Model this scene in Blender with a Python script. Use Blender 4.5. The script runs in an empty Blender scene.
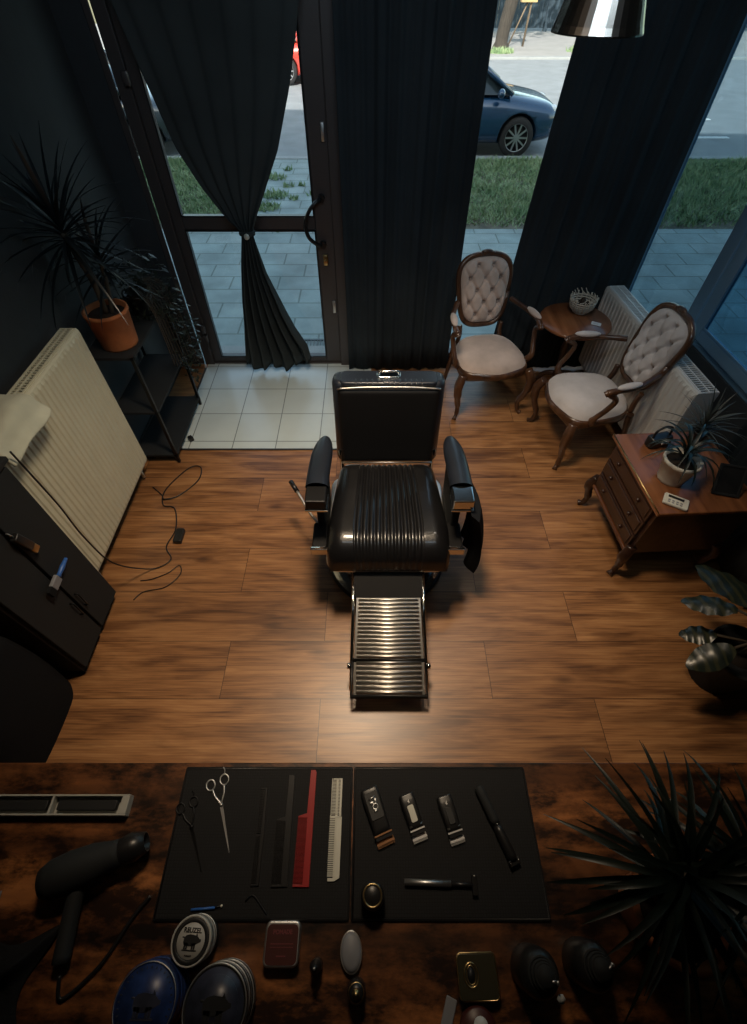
import bpy, math, random
from mathutils import Vector, Matrix
random.seed(7)
sc = bpy.context.scene
COL = sc.collection
PI = math.pi
R = math.radians

# ------------------------------------------------------------------ materials
def new_mat(name):
    m = bpy.data.materials.new(name); m.use_nodes = True
    nt = m.node_tree; b = nt.nodes['Principled BSDF']
    return m, nt, b

def mat(name, col, rough=.5, metal=0., vary=.0, vscale=8., stretch=(1,1,1), bump=0., bscale=60., coat=0., spec=.5, trans=0., sheen=0., subs=0.):
    m, nt, b = new_mat(name)
    N, L = nt.nodes, nt.links
    b.inputs['Base Color'].default_value = (*col, 1)
    b.inputs['Roughness'].default_value = rough
    b.inputs['Metallic'].default_value = metal
    b.inputs['Coat Weight'].default_value = coat
    b.inputs['Specular IOR Level'].default_value = spec
    b.inputs['Transmission Weight'].default_value = trans
    b.inputs['Sheen Weight'].default_value = sheen
    tc = N.new('ShaderNodeTexCoord'); mp = N.new('ShaderNodeMapping')
    L.new(tc.outputs['Object'], mp.inputs['Vector']); mp.inputs['Scale'].default_value = stretch
    nz = N.new('ShaderNodeTexNoise'); nz.inputs['Scale'].default_value = vscale; nz.inputs['Detail'].default_value = 5
    L.new(mp.outputs[0], nz.inputs['Vector'])
    cr = N.new('ShaderNodeValToRGB')
    v = max(vary, .04)
    cr.color_ramp.elements[0].position = .3; cr.color_ramp.elements[1].position = .7
    cr.color_ramp.elements[0].color = (*[c*(1-v) for c in col], 1)
    cr.color_ramp.elements[1].color = (*[min(1, c*(1+v)) for c in col], 1)
    L.new(nz.outputs['Fac'], cr.inputs[0]); L.new(cr.outputs[0], b.inputs['Base Color'])
    if bump:
        n2 = N.new('ShaderNodeTexNoise'); n2.inputs['Scale'].default_value = bscale; n2.inputs['Detail'].default_value = 3
        L.new(mp.outputs[0], n2.inputs['Vector'])
        bp = N.new('ShaderNodeBump'); bp.inputs['Strength'].default_value = bump; bp.inputs['Distance'].default_value = .003
        L.new(n2.outputs['Fac'], bp.inputs['Height']); L.new(bp.outputs[0], b.inputs['Normal'])
    return m

def wood_mat(name, dark, mid, light, axis='x', scale=1., rough=.35, coat=.2, smear=1.):
    m, nt, b = new_mat(name); N, L = nt.nodes, nt.links
    tc = N.new('ShaderNodeTexCoord'); mp = N.new('ShaderNodeMapping')
    s = {'x': (1.5, 22, 22), 'y': (22, 1.5, 22), 'z': (22, 22, 1.5)}[axis]
    mp.inputs['Scale'].default_value = [q*scale for q in s]
    L.new(tc.outputs['Object'], mp.inputs[0])
    n1 = N.new('ShaderNodeTexNoise'); n1.inputs['Scale'].default_value = 1.5; n1.inputs['Detail'].default_value = 8; n1.inputs['Distortion'].default_value = .4
    L.new(mp.outputs[0], n1.inputs[0])
    mp2 = N.new('ShaderNodeMapping'); mp2.inputs['Scale'].default_value = [q*.25*scale for q in s]
    L.new(tc.outputs['Object'], mp2.inputs[0])
    n2 = N.new('ShaderNodeTexNoise'); n2.inputs['Scale'].default_value = 2; n2.inputs['Detail'].default_value = 4
    L.new(mp2.outputs[0], n2.inputs[0])
    mx = N.new('ShaderNodeMix'); mx.data_type = 'FLOAT'; mx.inputs[0].default_value = .45*smear
    L.new(n1.outputs['Fac'], mx.inputs[2]); L.new(n2.outputs['Fac'], mx.inputs[3])
    cr = N.new('ShaderNodeValToRGB'); e = cr.color_ramp.elements
    e[0].position = .36; e[0].color = (*dark, 1); e[1].position = .64; e[1].color = (*light, 1)
    k = cr.color_ramp.elements.new(.5); k.color = (*mid, 1)
    L.new(mx.outputs[0], cr.inputs[0]); L.new(cr.outputs[0], b.inputs['Base Color'])
    b.inputs['Roughness'].default_value = rough; b.inputs['Coat Weight'].default_value = coat; b.inputs['Coat Roughness'].default_value = .2
    bp = N.new('ShaderNodeBump'); bp.inputs['Strength'].default_value = .15; bp.inputs['Distance'].default_value = .002
    L.new(n1.outputs['Fac'], bp.inputs['Height']); L.new(bp.outputs[0], b.inputs['Normal'])
    return m

def desk_mat(name, *a, **k):
    m = wood_mat(name, *a, **k); nt = m.node_tree; N, L = nt.nodes, nt.links; b = N['Principled BSDF']
    src = b.inputs['Base Color'].links[0].from_socket
    tc = N.new('ShaderNodeTexCoord'); mp = N.new('ShaderNodeMapping'); mp.inputs['Scale'].default_value = (5, 12, 1); L.new(tc.outputs['Object'], mp.inputs[0])
    n = N.new('ShaderNodeTexNoise'); n.inputs['Scale'].default_value = 1.4; n.inputs['Detail'].default_value = 9; n.inputs['Roughness'].default_value = .7; L.new(mp.outputs[0], n.inputs[0])
    cr = N.new('ShaderNodeValToRGB'); e = cr.color_ramp.elements; e[0].position = .42; e[0].color = (.12, .10, .09, 1); e[1].position = .60; e[1].color = (1.5, 1.35, 1.2, 1)
    L.new(n.outputs['Fac'], cr.inputs[0])
    x = N.new('ShaderNodeMix'); x.data_type = 'RGBA'; x.blend_type = 'MULTIPLY'; x.inputs[0].default_value = 1
    L.new(src, x.inputs[6]); L.new(cr.outputs[0], x.inputs[7]); L.new(x.outputs[2], b.inputs['Base Color'])
    return m

def floor_mat():
    m, nt, b = new_mat('oak_laminate'); N, L = nt.nodes, nt.links
    tc = N.new('ShaderNodeTexCoord'); mp = N.new('ShaderNodeMapping')
    mp.inputs['Location'].default_value = (.25, -.683+.285*6, 0)
    L.new(tc.outputs['Object'], mp.inputs[0])
    def brick(c1, c2, mo, ms):
        br = N.new('ShaderNodeTexBrick'); br.inputs['Scale'].default_value = 1
        br.inputs['Brick Width'].default_value = 1.29; br.inputs['Row Height'].default_value = .285
        br.inputs['Mortar Size'].default_value = ms; br.inputs['Mortar Smooth'].default_value = .2
        br.offset = .37; br.offset_frequency = 2; br.squash = 1
        br.inputs['Color1'].default_value = (*c1, 1); br.inputs['Color2'].default_value = (*c2, 1); br.inputs['Mortar'].default_value = (*mo, 1)
        L.new(mp.outputs[0], br.inputs['Vector']); return br
    idb = brick((0, 0, 0), (1, 1, 1), (.5, .5, .5), 0)
    seam = brick((1, 1, 1), (1, 1, 1), (.22, .2, .18), .0018)
    # per plank offset of the grain
    addv = N.new('ShaderNodeVectorMath'); addv.operation = 'MULTIPLY_ADD'
    L.new(idb.outputs['Color'], addv.inputs[0]); addv.inputs[1].default_value = (7.3, 3.1, 5.7); L.new(tc.outputs['Object'], addv.inputs[2])
    def nz(scale, sc_, det=6, dist=0.):
        q = N.new('ShaderNodeMapping'); q.inputs['Scale'].default_value = scale; L.new(addv.outputs[0], q.inputs[0])
        n = N.new('ShaderNodeTexNoise'); n.inputs['Scale'].default_value = sc_; n.inputs['Detail'].default_value = det; n.inputs['Distortion'].default_value = dist
        L.new(q.outputs[0], n.inputs[0]); return n
    fine = nz((3, 60, 1), 1.6, 8, .3)
    broad = nz((1.3, 7, 1), 1.6, 5, .9)
    smear = nz((1.1, 9, 1), 1.3, 4, 1.2)
    # cathedral rings
    q = N.new('ShaderNodeMapping'); q.inputs['Scale'].default_value = (.9, 6, 1); L.new(addv.outputs[0], q.inputs[0])
    wv = N.new('ShaderNodeTexWave'); wv.wave_type = 'RINGS'; wv.inputs['Scale'].default_value = 5; wv.inputs['Distortion'].default_value = 7; wv.inputs['Detail'].default_value = 2; wv.inputs['Detail Scale'].default_value = .6
    L.new(q.outputs[0], wv.inputs[0])
    def mix(a, bq, f, ty='FLOAT', blend=None):
        x = N.new('ShaderNodeMix'); x.data_type = ty
        if blend: x.blend_type = blend
        i = (2, 3) if ty == 'FLOAT' else (6, 7)
        if isinstance(f, float): x.inputs[0].default_value = f
        else: L.new(f, x.inputs[0])
        L.new(a, x.inputs[i[0]]); L.new(bq, x.inputs[i[1]]); return x.outputs[0 if ty == 'FLOAT' else 2]
    v = mix(fine.outputs['Fac'], broad.outputs['Fac'], .55)
    v = mix(v, wv.outputs['Fac'], .05)
    cr = N.new('ShaderNodeValToRGB'); e = cr.color_ramp.elements
    e[0].position = .33; e[0].color = (.13, .052, .019, 1); e[1].position = .68; e[1].color = (.54, .28, .115, 1)
    k = e.new(.5); k.color = (.36, .165, .062, 1)
    L.new(v, cr.inputs[0])
    # darker smoky smears
    c2 = N.new('ShaderNodeValToRGB'); e = c2.color_ramp.elements
    e[0].position = .32; e[0].color = (.42, .36, .33, 1); e[1].position = .52; e[1].color = (1, 1, 1, 1)
    L.new(smear.outputs['Fac'], c2.inputs[0])
    o = mix(cr.outputs[0], c2.outputs[0], .85, 'RGBA', 'MULTIPLY')
    # knots
    q2 = N.new('ShaderNodeMapping'); q2.inputs['Scale'].default_value = (1.6, 4.2, 1); L.new(addv.outputs[0], q2.inputs[0])
    vo = N.new('ShaderNodeTexVoronoi'); vo.inputs['Scale'].default_value = 1.1; vo.inputs['Randomness'].default_value = 1; L.new(q2.outputs[0], vo.inputs[0])
    c3 = N.new('ShaderNodeValToRGB'); e = c3.color_ramp.elements
    e[0].position = .03; e[0].color = (.22, .16, .12, 1); e[1].position = .13; e[1].color = (1, 1, 1, 1)
    L.new(vo.outputs['Distance'], c3.inputs[0])
    o = mix(o, c3.outputs[0], .8, 'RGBA', 'MULTIPLY')
    # plank tone
    c4 = N.new('ShaderNodeValToRGB'); e = c4.color_ramp.elements
    e[0].color = (.78, .76, .74, 1); e[1].color = (1.0, 1.0, 1.0, 1)
    L.new(idb.outputs['Color'], c4.inputs[0])
    o = mix(o, c4.outputs[0], 1.0, 'RGBA', 'MULTIPLY')
    o = mix(o, seam.outputs['Color'], 1.0, 'RGBA', 'MULTIPLY')
    L.new(o, b.inputs['Base Color'])
    b.inputs['Roughness'].default_value = .39; b.inputs['Specular IOR Level'].default_value = .7; b.inputs['Coat Weight'].default_value = .15; b.inputs['Coat Roughness'].default_value = .3
    bp = N.new('ShaderNodeBump'); bp.inputs['Strength'].default_value = .12; bp.inputs['Distance'].default_value = .002
    L.new(fine.outputs['Fac'], bp.inputs['Height']); L.new(bp.outputs[0], b.inputs['Normal'])
    return m

def brick_mat(name, c1, c2, mortar, w, h, ms, offset=.5, rough=.6, rot=0., loc=(0,0,0), spec=.5, blotch=.25):
    m, nt, b = new_mat(name); N, L = nt.nodes, nt.links
    tc = N.new('ShaderNodeTexCoord'); mp = N.new('ShaderNodeMapping')
    mp.inputs['Location'].default_value = loc; mp.inputs['Rotation'].default_value = (0, 0, rot)
    L.new(tc.outputs['Object'], mp.inputs[0])
    br = N.new('ShaderNodeTexBrick'); br.inputs['Scale'].default_value = 1
    br.inputs['Brick Width'].default_value = w; br.inputs['Row Height'].default_value = h; br.inputs['Mortar Size'].default_value = ms; br.offset = offset
    br.inputs['Color1'].default_value = (*c1, 1); br.inputs['Color2'].default_value = (*c2, 1); br.inputs['Mortar'].default_value = (*mortar, 1)
    L.new(mp.outputs[0], br.inputs['Vector'])
    nz = N.new('ShaderNodeTexNoise'); nz.inputs['Scale'].default_value = 2.5; nz.inputs['Detail'].default_value = 8; L.new(tc.outputs['Object'], nz.inputs[0])
    cr = N.new('ShaderNodeValToRGB'); cr.color_ramp.elements[0].position = .35; cr.color_ramp.elements[1].position = .65
    cr.color_ramp.elements[0].color = (1-blotch, 1-blotch, 1-blotch, 1)
    L.new(nz.outputs['Fac'], cr.inputs[0])
    x = N.new('ShaderNodeMix'); x.data_type = 'RGBA'; x.blend_type = 'MULTIPLY'; x.inputs[0].default_value = 1
    L.new(br.outputs['Color'], x.inputs[6]); L.new(cr.outputs[0], x.inputs[7]); L.new(x.outputs[2], b.inputs['Base Color'])
    b.inputs['Roughness'].default_value = rough; b.inputs['Specular IOR Level'].default_value = spec
    bp = N.new('ShaderNodeBump'); bp.inputs['Strength'].default_value = .25; bp.inputs['Distance'].default_value = .004; bp.invert = True
    L.new(br.outputs['Fac'], bp.inputs['Height']); L.new(bp.outputs[0], b.inputs['Normal'])
    return m

def rubber_mat():
    m, nt, b = new_mat('ribbed_rubber'); N, L = nt.nodes, nt.links
    tc = N.new('ShaderNodeTexCoord')
    br = N.new('ShaderNodeTexBrick'); br.inputs['Scale'].default_value = 1; br.offset = 0
    br.inputs['Brick Width'].default_value = .0062; br.inputs['Row Height'].default_value = .0062; br.inputs['Mortar Size'].default_value = .0009
    br.inputs['Color1'].default_value = (.007, .008, .0095, 1); br.inputs['Color2'].default_value = (.009, .010, .012, 1); br.inputs['Mortar'].default_value = (.004, .004, .005, 1)
    L.new(tc.outputs['Object'], br.inputs['Vector']); L.new(br.outputs['Color'], b.inputs['Base Color'])
    b.inputs['Roughness'].default_value = .7; b.inputs['Specular IOR Level'].default_value = .3
    bp = N.new('ShaderNodeBump'); bp.inputs['Strength'].default_value = .6; bp.inputs['Distance'].default_value = .001; bp.invert = True
    L.new(br.outputs['Fac'], bp.inputs['Height']); L.new(bp.outputs[0], b.inputs['Normal'])
    return m

def glass_mat(name, tint=(1, 1, 1), refl=1.0):
    m, nt, b = new_mat(name); N, L = nt.nodes, nt.links
    out = N['Material Output']; N.remove(b)
    t = N.new('ShaderNodeBsdfTransparent'); t.inputs[0].default_value = (*tint, 1)
    g = N.new('ShaderNodeBsdfGlossy'); g.inputs['Roughness'].default_value = .01
    lw = N.new('ShaderNodeLayerWeight'); lw.inputs[0].default_value = .5
    pw = N.new('ShaderNodeMath'); pw.operation = 'POWER'; pw.inputs[1].default_value = 5; L.new(lw.outputs['Facing'], pw.inputs[0])
    fr = N.new('ShaderNodeMath'); fr.operation = 'MULTIPLY_ADD'; fr.inputs[1].default_value = .5*refl; fr.inputs[2].default_value = .025*refl; L.new(pw.outputs[0], fr.inputs[0])
    mx = N.new('ShaderNodeMixShader')
    L.new(fr.outputs[0], mx.inputs[0]); L.new(t.outputs[0], mx.inputs[1]); L.new(g.outputs[0], mx.inputs[2]); L.new(mx.outputs[0], out.inputs['Surface'])
    return m

def leaf_mat(name, c1, c2, rough=.35, stripe=None):
    m, nt, b = new_mat(name); N, L = nt.nodes, nt.links
    tc = N.new('ShaderNodeTexCoord')
    nz = N.new('ShaderNodeTexNoise'); nz.inputs['Scale'].default_value = 6; L.new(tc.outputs['Object'], nz.inputs[0])
    cr = N.new('ShaderNodeValToRGB'); cr.color_ramp.elements[0].position = .4; cr.color_ramp.elements[1].position = .6
    cr.color_ramp.elements[0].color = (*c1, 1); cr.color_ramp.elements[1].color = (*c2, 1)
    L.new(nz.outputs['Fac'], cr.inputs[0])
    last = cr.outputs[0]
    if stripe:
        wv = N.new('ShaderNodeTexWave'); wv.inputs['Scale'].default_value = 9; wv.inputs['Distortion'].default_value = 3
        L.new(tc.outputs['Object'], wv.inputs[0])
        c2_ = N.new('ShaderNodeValToRGB'); c2_.color_ramp.elements[0].position = .6; c2_.color_ramp.elements[1].position = .8
        L.new(wv.outputs['Fac'], c2_.inputs[0])
        x = N.new('ShaderNodeMix'); x.data_type = 'RGBA'; L.new(c2_.outputs[0], x.inputs[0]); L.new(last, x.inputs[6]); x.inputs[7].default_value = (*stripe, 1)
        last = x.outputs[2]
    L.new(last, b.inputs['Base Color'])
    b.inputs['Roughness'].default_value = rough
    return m

M = {}
M['floor'] = floor_mat()
M['tile'] = brick_mat('pale_floor_tile', (.58, .66, .66), (.64, .72, .71), (.24, .28, .28), .305, .305, .0035, 0, .2, loc=(.08, -.02, 0), blotch=.1)
M['dark_wall'] = mat('charcoal_plaster', (.030, .037, .043), .85, bump=.2, bscale=90, vary=.1)
M['ceiling'] = mat('ceiling_paint', (.42, .42, .41), .9)
M['trim_dark'] = mat('dark_edge_strip', (.03, .03, .032), .4)
M['curtain'] = mat('black_curtain_cloth', (.028, .036, .042), .95, vary=.15, vscale=3, bump=.3, bscale=300, spec=.1)
M['curtain_tied'] = mat('charcoal_curtain_cloth', (.045, .054, .056), .95, vary=.15, vscale=3, bump=.3, bscale=300, spec=.1)
M['alu'] = mat('brown_grey_aluminium', (.085, .075, .075), .42, .35)
M['alu_blue'] = mat('blue_grey_window_frame', (.15, .28, .42), .3, .1)
M['alu_bright'] = mat('bright_frame_edge', (.45, .55, .58), .35, .6)
M['glass'] = glass_mat('clear_window_glass')
M['glass_blue'] = glass_mat('blue_tinted_glass', (.58, .67, .72))
M['glass_dark'] = glass_mat('dark_tinted_glass', (.34, .50, .60))
M['black_plastic'] = mat('black_plastic', (.012, .012, .013), .35)
M['black_metal'] = mat('black_metal', (.015, .015, .016), .4, .6)
M['black_satin'] = mat('black_satin_paint', (.009, .011, .013), .8)
M['leather'] = mat('black_leather', (.008, .008, .009), .30, vary=.2, bump=.2, bscale=350, coat=.6)
M['leather_blue'] = mat('dark_blue_black_leather', (.013, .017, .026), .36, vary=.2, bump=.25, bscale=350, coat=.2)
M['vinyl'] = mat('matt_black_vinyl', (.008, .008, .009), .6, bump=.2, bscale=350, spec=.3)
M['chrome'] = mat('polished_chrome', (.72, .72, .70), .13, 1.)
M['chrome_worn'] = mat('brushed_chrome', (.78, .76, .72), .36, 1., bump=.1, bscale=200)
M['steel'] = mat('brushed_steel', (.60, .60, .60), .42, 1.)
M['brass'] = mat('brass', (.55, .40, .19), .3, 1.)
M['copper'] = mat('copper', (.60, .32, .17), .3, 1.)
M['rad'] = mat('cream_enamel', (.62, .60, .46), .45)
M['rad_white'] = mat('white_enamel', (.62, .62, .60), .4)
M['rad_dark'] = mat('radiator_fins', (.18, .17, .15), .6)
M['towel'] = mat('cream_towelling', (.55, .56, .46), .95, vary=.12, bump=.8, bscale=400, spec=.1)
M['black_cloth'] = mat('black_cotton', (.012, .013, .015), .95, bump=.5, bscale=250, spec=.1)
M['walnut'] = wood_mat('carved_walnut', (.03, .013, .007), (.075, .032, .015), (.135, .06, .027), 'z', .6, .32, .4)
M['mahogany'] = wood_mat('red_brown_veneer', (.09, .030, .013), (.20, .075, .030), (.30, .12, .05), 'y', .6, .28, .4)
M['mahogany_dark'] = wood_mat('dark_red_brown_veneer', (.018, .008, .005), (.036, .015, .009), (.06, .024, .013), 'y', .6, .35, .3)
M['desk'] = desk_mat('rustic_dark_worktop', (.020, .009, .005), (.12, .048, .018), (.40, .17, .06), 'x', .75, .38, .25, smear=1.5)
M['velvet'] = mat('dusty_beige_velvet', (.56, .52, .51), .85, vary=.16, vscale=7, bump=.2, bscale=200, sheen=.4, spec=.2)
M['velvet_warm_lit'] = mat('beige_velvet_warm_lit', (.52, .42, .37), .85, vary=.2, vscale=7, bump=.2, bscale=200, sheen=.4, spec=.2)  # same beige velvet, with warm lamp light mixed into the colour
M['terracotta'] = mat('terracotta', (.42, .135, .045), .8, vary=.2, vscale=12)
M['soil'] = mat('dark_soil', (.015, .010, .007), .95, bump=1, bscale=60)
M['white_pot'] = mat('off_white_ceramic', (.55, .53, .47), .4)
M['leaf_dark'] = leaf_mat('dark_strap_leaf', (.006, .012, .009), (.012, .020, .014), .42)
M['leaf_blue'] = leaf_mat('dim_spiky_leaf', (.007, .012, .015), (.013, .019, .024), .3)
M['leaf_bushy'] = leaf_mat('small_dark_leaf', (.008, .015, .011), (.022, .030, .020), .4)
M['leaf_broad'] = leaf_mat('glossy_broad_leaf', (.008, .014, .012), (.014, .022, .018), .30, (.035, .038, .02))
M['leaf_grey'] = leaf_mat('grey_green_leaf', (.05, .06, .055), (.08, .09, .08), .5)
M['stem'] = mat('brown_stem', (.06, .045, .03), .8)
M['rubber'] = rubber_mat()
M['red'] = mat('red_plastic', (.30, .022, .022), .35)
M['white_plastic'] = mat('white_plastic', (.62, .62, .55), .35)
M['grey_plastic'] = mat('grey_plastic', (.22, .23, .26), .5)
M['case'] = mat('grey_white_case', (.36, .36, .33), .4)
M['blue'] = mat('blue_plastic', (.03, .12, .42), .35)
M['navy'] = mat('navy_printed_tin', (.018, .04, .14), .35, vary=.5, vscale=40)
M['slate'] = mat('slate_printed_tin', (.035, .040, .065), .35, vary=.4, vscale=30)
M['tin_white'] = mat('off_white_tin', (.42, .42, .40), .4)
M['ink'] = mat('black_ink', (.010, .011, .012), .5)
M['dark_red_label'] = mat('dark_red_label', (.06, .016, .014), .4)
M['label_red'] = mat('red_label_print', (.16, .04, .045), .4)
M['olive'] = mat('dark_olive_lid', (.045, .042, .025), .3, .3)
M['bristle'] = mat('pale_bristle', (.42, .36, .26), .9)
M['wick'] = mat('pale_wicker', (.48, .44, .37), .8)
M['cone'] = mat('dark_pine_cone', (.045, .03, .02), .8)
M['paper'] = mat('white_card', (.62, .66, .68), .6)
M['lamp_metal'] = mat('dark_anodised_metal', (.42, .38, .34), .24, 1.)  # one even metal colour for the pendant lamp
M['pave'] = brick_mat('grey_paving', (.24, .31, .31), (.29, .35, .345), (.14, .18, .17), .52, .30, .009, .5, .8, blotch=.35, loc=(0, .1, 0))
M['asphalt'] = mat('asphalt', (.19, .21, .22), .85, vary=.12, vscale=3, bump=.4, bscale=60)
M['verge'] = mat('pale_far_pavement', (.25, .25, .24), .85, vary=.1, vscale=2)
M['kerb'] = mat('kerb_stone', (.24, .26, .26), .8, vary=.1)
M['earth'] = mat('verge_soil', (.09, .085, .06), .95, vary=.4, vscale=6)
M['grass'] = leaf_mat('lawn_blade', (.13, .22, .10), (.24, .33, .17), .7)
M['line'] = mat('road_paint', (.6, .62, .62), .7)
M['bark'] = mat('tree_bark', (.035, .030, .024), .9, vary=.3, bump=1, bscale=20, stretch=(3, 3, .6))
M['treeleaf'] = leaf_mat('tree_leaf', (.05, .11, .03), (.10, .18, .05), .6)
M['fence'] = mat('dark_blue_fence_board', (.014, .032, .048), .7, vary=.2)
M['post'] = mat('weathered_post', (.16, .12, .08), .8)
M['sand'] = mat('ochre_box', (.42, .30, .14), .7)
M['car_blue'] = mat('blue_car_paint', (.008, .042, .10), .25, .2, coat=1.)
M['car_grey'] = mat('slate_car_paint', (.05, .065, .08), .25, .4, coat=1.)
M['car_red'] = mat('red_car_paint', (.50, .05, .035), .25, .1, coat=1.)
M['car_glass'] = mat('dark_car_glass', (.02, .03, .035), .06)
M['tyre'] = mat('tyre_rubber', (.012, .012, .013), .8)
M['rim'] = mat('alloy_rim', (.42, .44, .46), .3, .8)
M['headlight'] = mat('headlight_lens', (.75, .8, .82), .12)
M['facade'] = mat('grey_render', (.35, .34, .32), .9)
M['warmbulb'] = mat('lamp_glass', (.8, .75, .6), .4)
M['grate'] = mat('steel_grate', (.10, .12, .13), .5, .7)

# ------------------------------------------------------------------ mesh building
class MB:
    def __init__(s): s.v = []; s.f = []; s.sm = []
    def add(s, vs, fs, smooth=False, T=None):
        o = len(s.v)
        for p in vs:
            p = Vector(p)
            s.v.append(tuple(T @ p) if T is not None else tuple(p))
        for f in fs: s.f.append([i+o for i in f]); s.sm.append(smooth)
        return s
    def box(s, a, b, T=None, taper=None):
        x0, y0, z0 = a; x1, y1, z1 = b
        vs = [(x0,y0,z0),(x1,y0,z0),(x1,y1,z0),(x0,y1,z0),(x0,y0,z1),(x1,y0,z1),(x1,y1,z1),(x0,y1,z1)]
        if taper:
            cx, cy = (x0+x1)/2, (y0+y1)/2
            vs = vs[:4] + [(cx+(x-cx)*taper, cy+(y-cy)*taper, z) for x, y, z in vs[4:]]
        return s.add(vs, [(0,3,2,1),(4,5,6,7),(0,1,5,4),(1,2,6,5),(2,3,7,6),(3,0,4,7)], False, T)
    def rbox(s, a, b, r=.01, n=3, T=None):
        """box with rounded vertical edges and a softened top and bottom rim"""
        x0, y0, z0 = a; x1, y1, z1 = b
        r = min(r, (x1-x0)/2*.99, (y1-y0)/2*.99); e = min(r*.5, (z1-z0)*.3)
        def ring(i, z):
            o = []
            rr = r
            for (cx, cy, a0) in ((x1-rr, y1-rr, 0), (x0+rr, y1-rr, 90), (x0+rr, y0+rr, 180), (x1-rr, y0+rr, 270)):
                for k in range(n+1):
                    t = R(a0+90*k/n); o.append((cx+(rr-i)*math.cos(t), cy+(rr-i)*math.sin(t), z))
            return o
        rings = [ring(e, z0), ring(e*.3, z0+e*.3), ring(0, z0+e), ring(0, z1-e), ring(e*.3, z1-e*.3), ring(e, z1)]
        m = len(rings[0]); vs = [p for q in rings for p in q]; fs = []
        for i in range(5):
            for k in range(m): fs.append((i*m+k, i*m+(k+1)%m, (i+1)*m+(k+1)%m, (i+1)*m+k))
        s.add(vs, fs, True, T); o = len(s.v)-len(vs)
        s.f.append([o+k for k in range(m)][::-1]); s.sm.append(False)
        s.f.append([o+5*m+k for k in range(m)]); s.sm.append(False)
        return s
    def lathe(s, prof, n=24, c=(0,0,0), T=None, sx=1., sy=1., smooth=True, cap=True):
        vs = []; fs = []
        for r, z in prof:
            for k in range(n):
                t = 2*PI*k/n; vs.append((c[0]+r*sx*math.cos(t), c[1]+r*sy*math.sin(t), c[2]+z))
        for i in range(len(prof)-1):
            for k in range(n): fs.append((i*n+k, i*n+(k+1)%n, (i+1)*n+(k+1)%n, (i+1)*n+k))
        s.add(vs, fs, smooth, T); o = len(s.v)-len(vs)
        if cap:
            s.f.append([o+k for k in range(n)][::-1]); s.sm.append(False)
            s.f.append([o+(len(prof)-1)*n+k for k in range(n)]); s.sm.append(False)
        return s
    def tube(s, pts, r, n=10, T=None, flat=1., caps=True):
        """swept tube; r is a number or one radius per point"""
        pts = [Vector(p) for p in pts]; m = len(pts)
        rr = r if isinstance(r, (list, tuple)) else [r]*m
        up = None; vs = []; fs = []
        for i, p in enumerate(pts):
            t = (pts[min(i+1, m-1)]-pts[max(i-1, 0)])
            if t.length < 1e-9: t = Vector((0, 0, 1))
            t.normalize()
            if up is None:
                up = Vector((0, 0, 1)) if abs(t.z) < .9 else Vector((0, 1, 0))
            a = t.cross(up)
            if a.length < 1e-6: a = t.cross(Vector((1, 0, 0)))
            a.normalize(); b = a.cross(t).normalized(); up = b
            for k in range(n):
                th = 2*PI*k/n; vs.append(p + a*rr[i]*math.cos(th) + b*rr[i]*flat*math.sin(th))
        for i in range(m-1):
            for k in range(n): fs.append((i*n+k, (i+1)*n+k, (i+1)*n+(k+1)%n, i*n+(k+1)%n))
        s.add(vs, fs, True, T); o = len(s.v)-len(vs)
        if caps:
            s.f.append([o+k for k in range(n)]); s.sm.append(False)
            s.f.append([o+(m-1)*n+k for k in range(n)][::-1]); s.sm.append(False)
        return s
    def ell(s, c, r, n=14, m=9, T=None):
        vs = []; fs = []
        for i in range(m+1):
            ph = PI*i/m
            for k in range(n):
                th = 2*PI*k/n
                vs.append((c[0]+r[0]*math.sin(ph)*math.cos(th), c[1]+r[1]*math.sin(ph)*math.sin(th), c[2]-r[2]*math.cos(ph)))
        for i in range(m):
            for k in range(n): fs.append((i*n+k, i*n+(k+1)%n, (i+1)*n+(k+1)%n, (i+1)*n+k))
        return s.add(vs, fs, True, T)
    def torus(s, c, R_, r, n=24, m=8, T=None, sx=1., sy=1.):
        vs = []; fs = []
        for i in range(n):
            a = 2*PI*i/n
            for k in range(m):
                b = 2*PI*k/m; q = R_+r*math.cos(b)
                vs.append((c[0]+q*sx*math.cos(a), c[1]+q*sy*math.sin(a), c[2]+r*math.sin(b)))
        for i in range(n):
            for k in range(m): fs.append((i*m+k, ((i+1)%n)*m+k, ((i+1)%n)*m+(k+1)%m, i*m+(k+1)%m))
        return s.add(vs, fs, True, T)
    def prism(s, poly, z0, z1, T=None):
        n = len(poly)
        vs = [(x, y, z0) for x, y in poly]+[(x, y, z1) for x, y in poly]
        return s.add(vs, [tuple(range(n))[::-1], tuple(range(n, 2*n))]+[(i, (i+1)%n, n+(i+1)%n, n+i) for i in range(n)], False, T)
    def surf(s, fn, nu, nv, smooth=True, T=None, closed_u=False):
        vs = [fn(i/(nu if closed_u else nu), j/nv) for j in range(nv+1) for i in range(nu+(0 if closed_u else 1))]
        w = nu if closed_u else nu+1; fs = []
        for j in range(nv):
            for i in range(nu):
                i2 = (i+1) % w if closed_u else i+1
                fs.append((j*w+i, j*w+i2, (j+1)*w+i2, (j+1)*w+i))
        return s.add(vs, fs, smooth, T)
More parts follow.
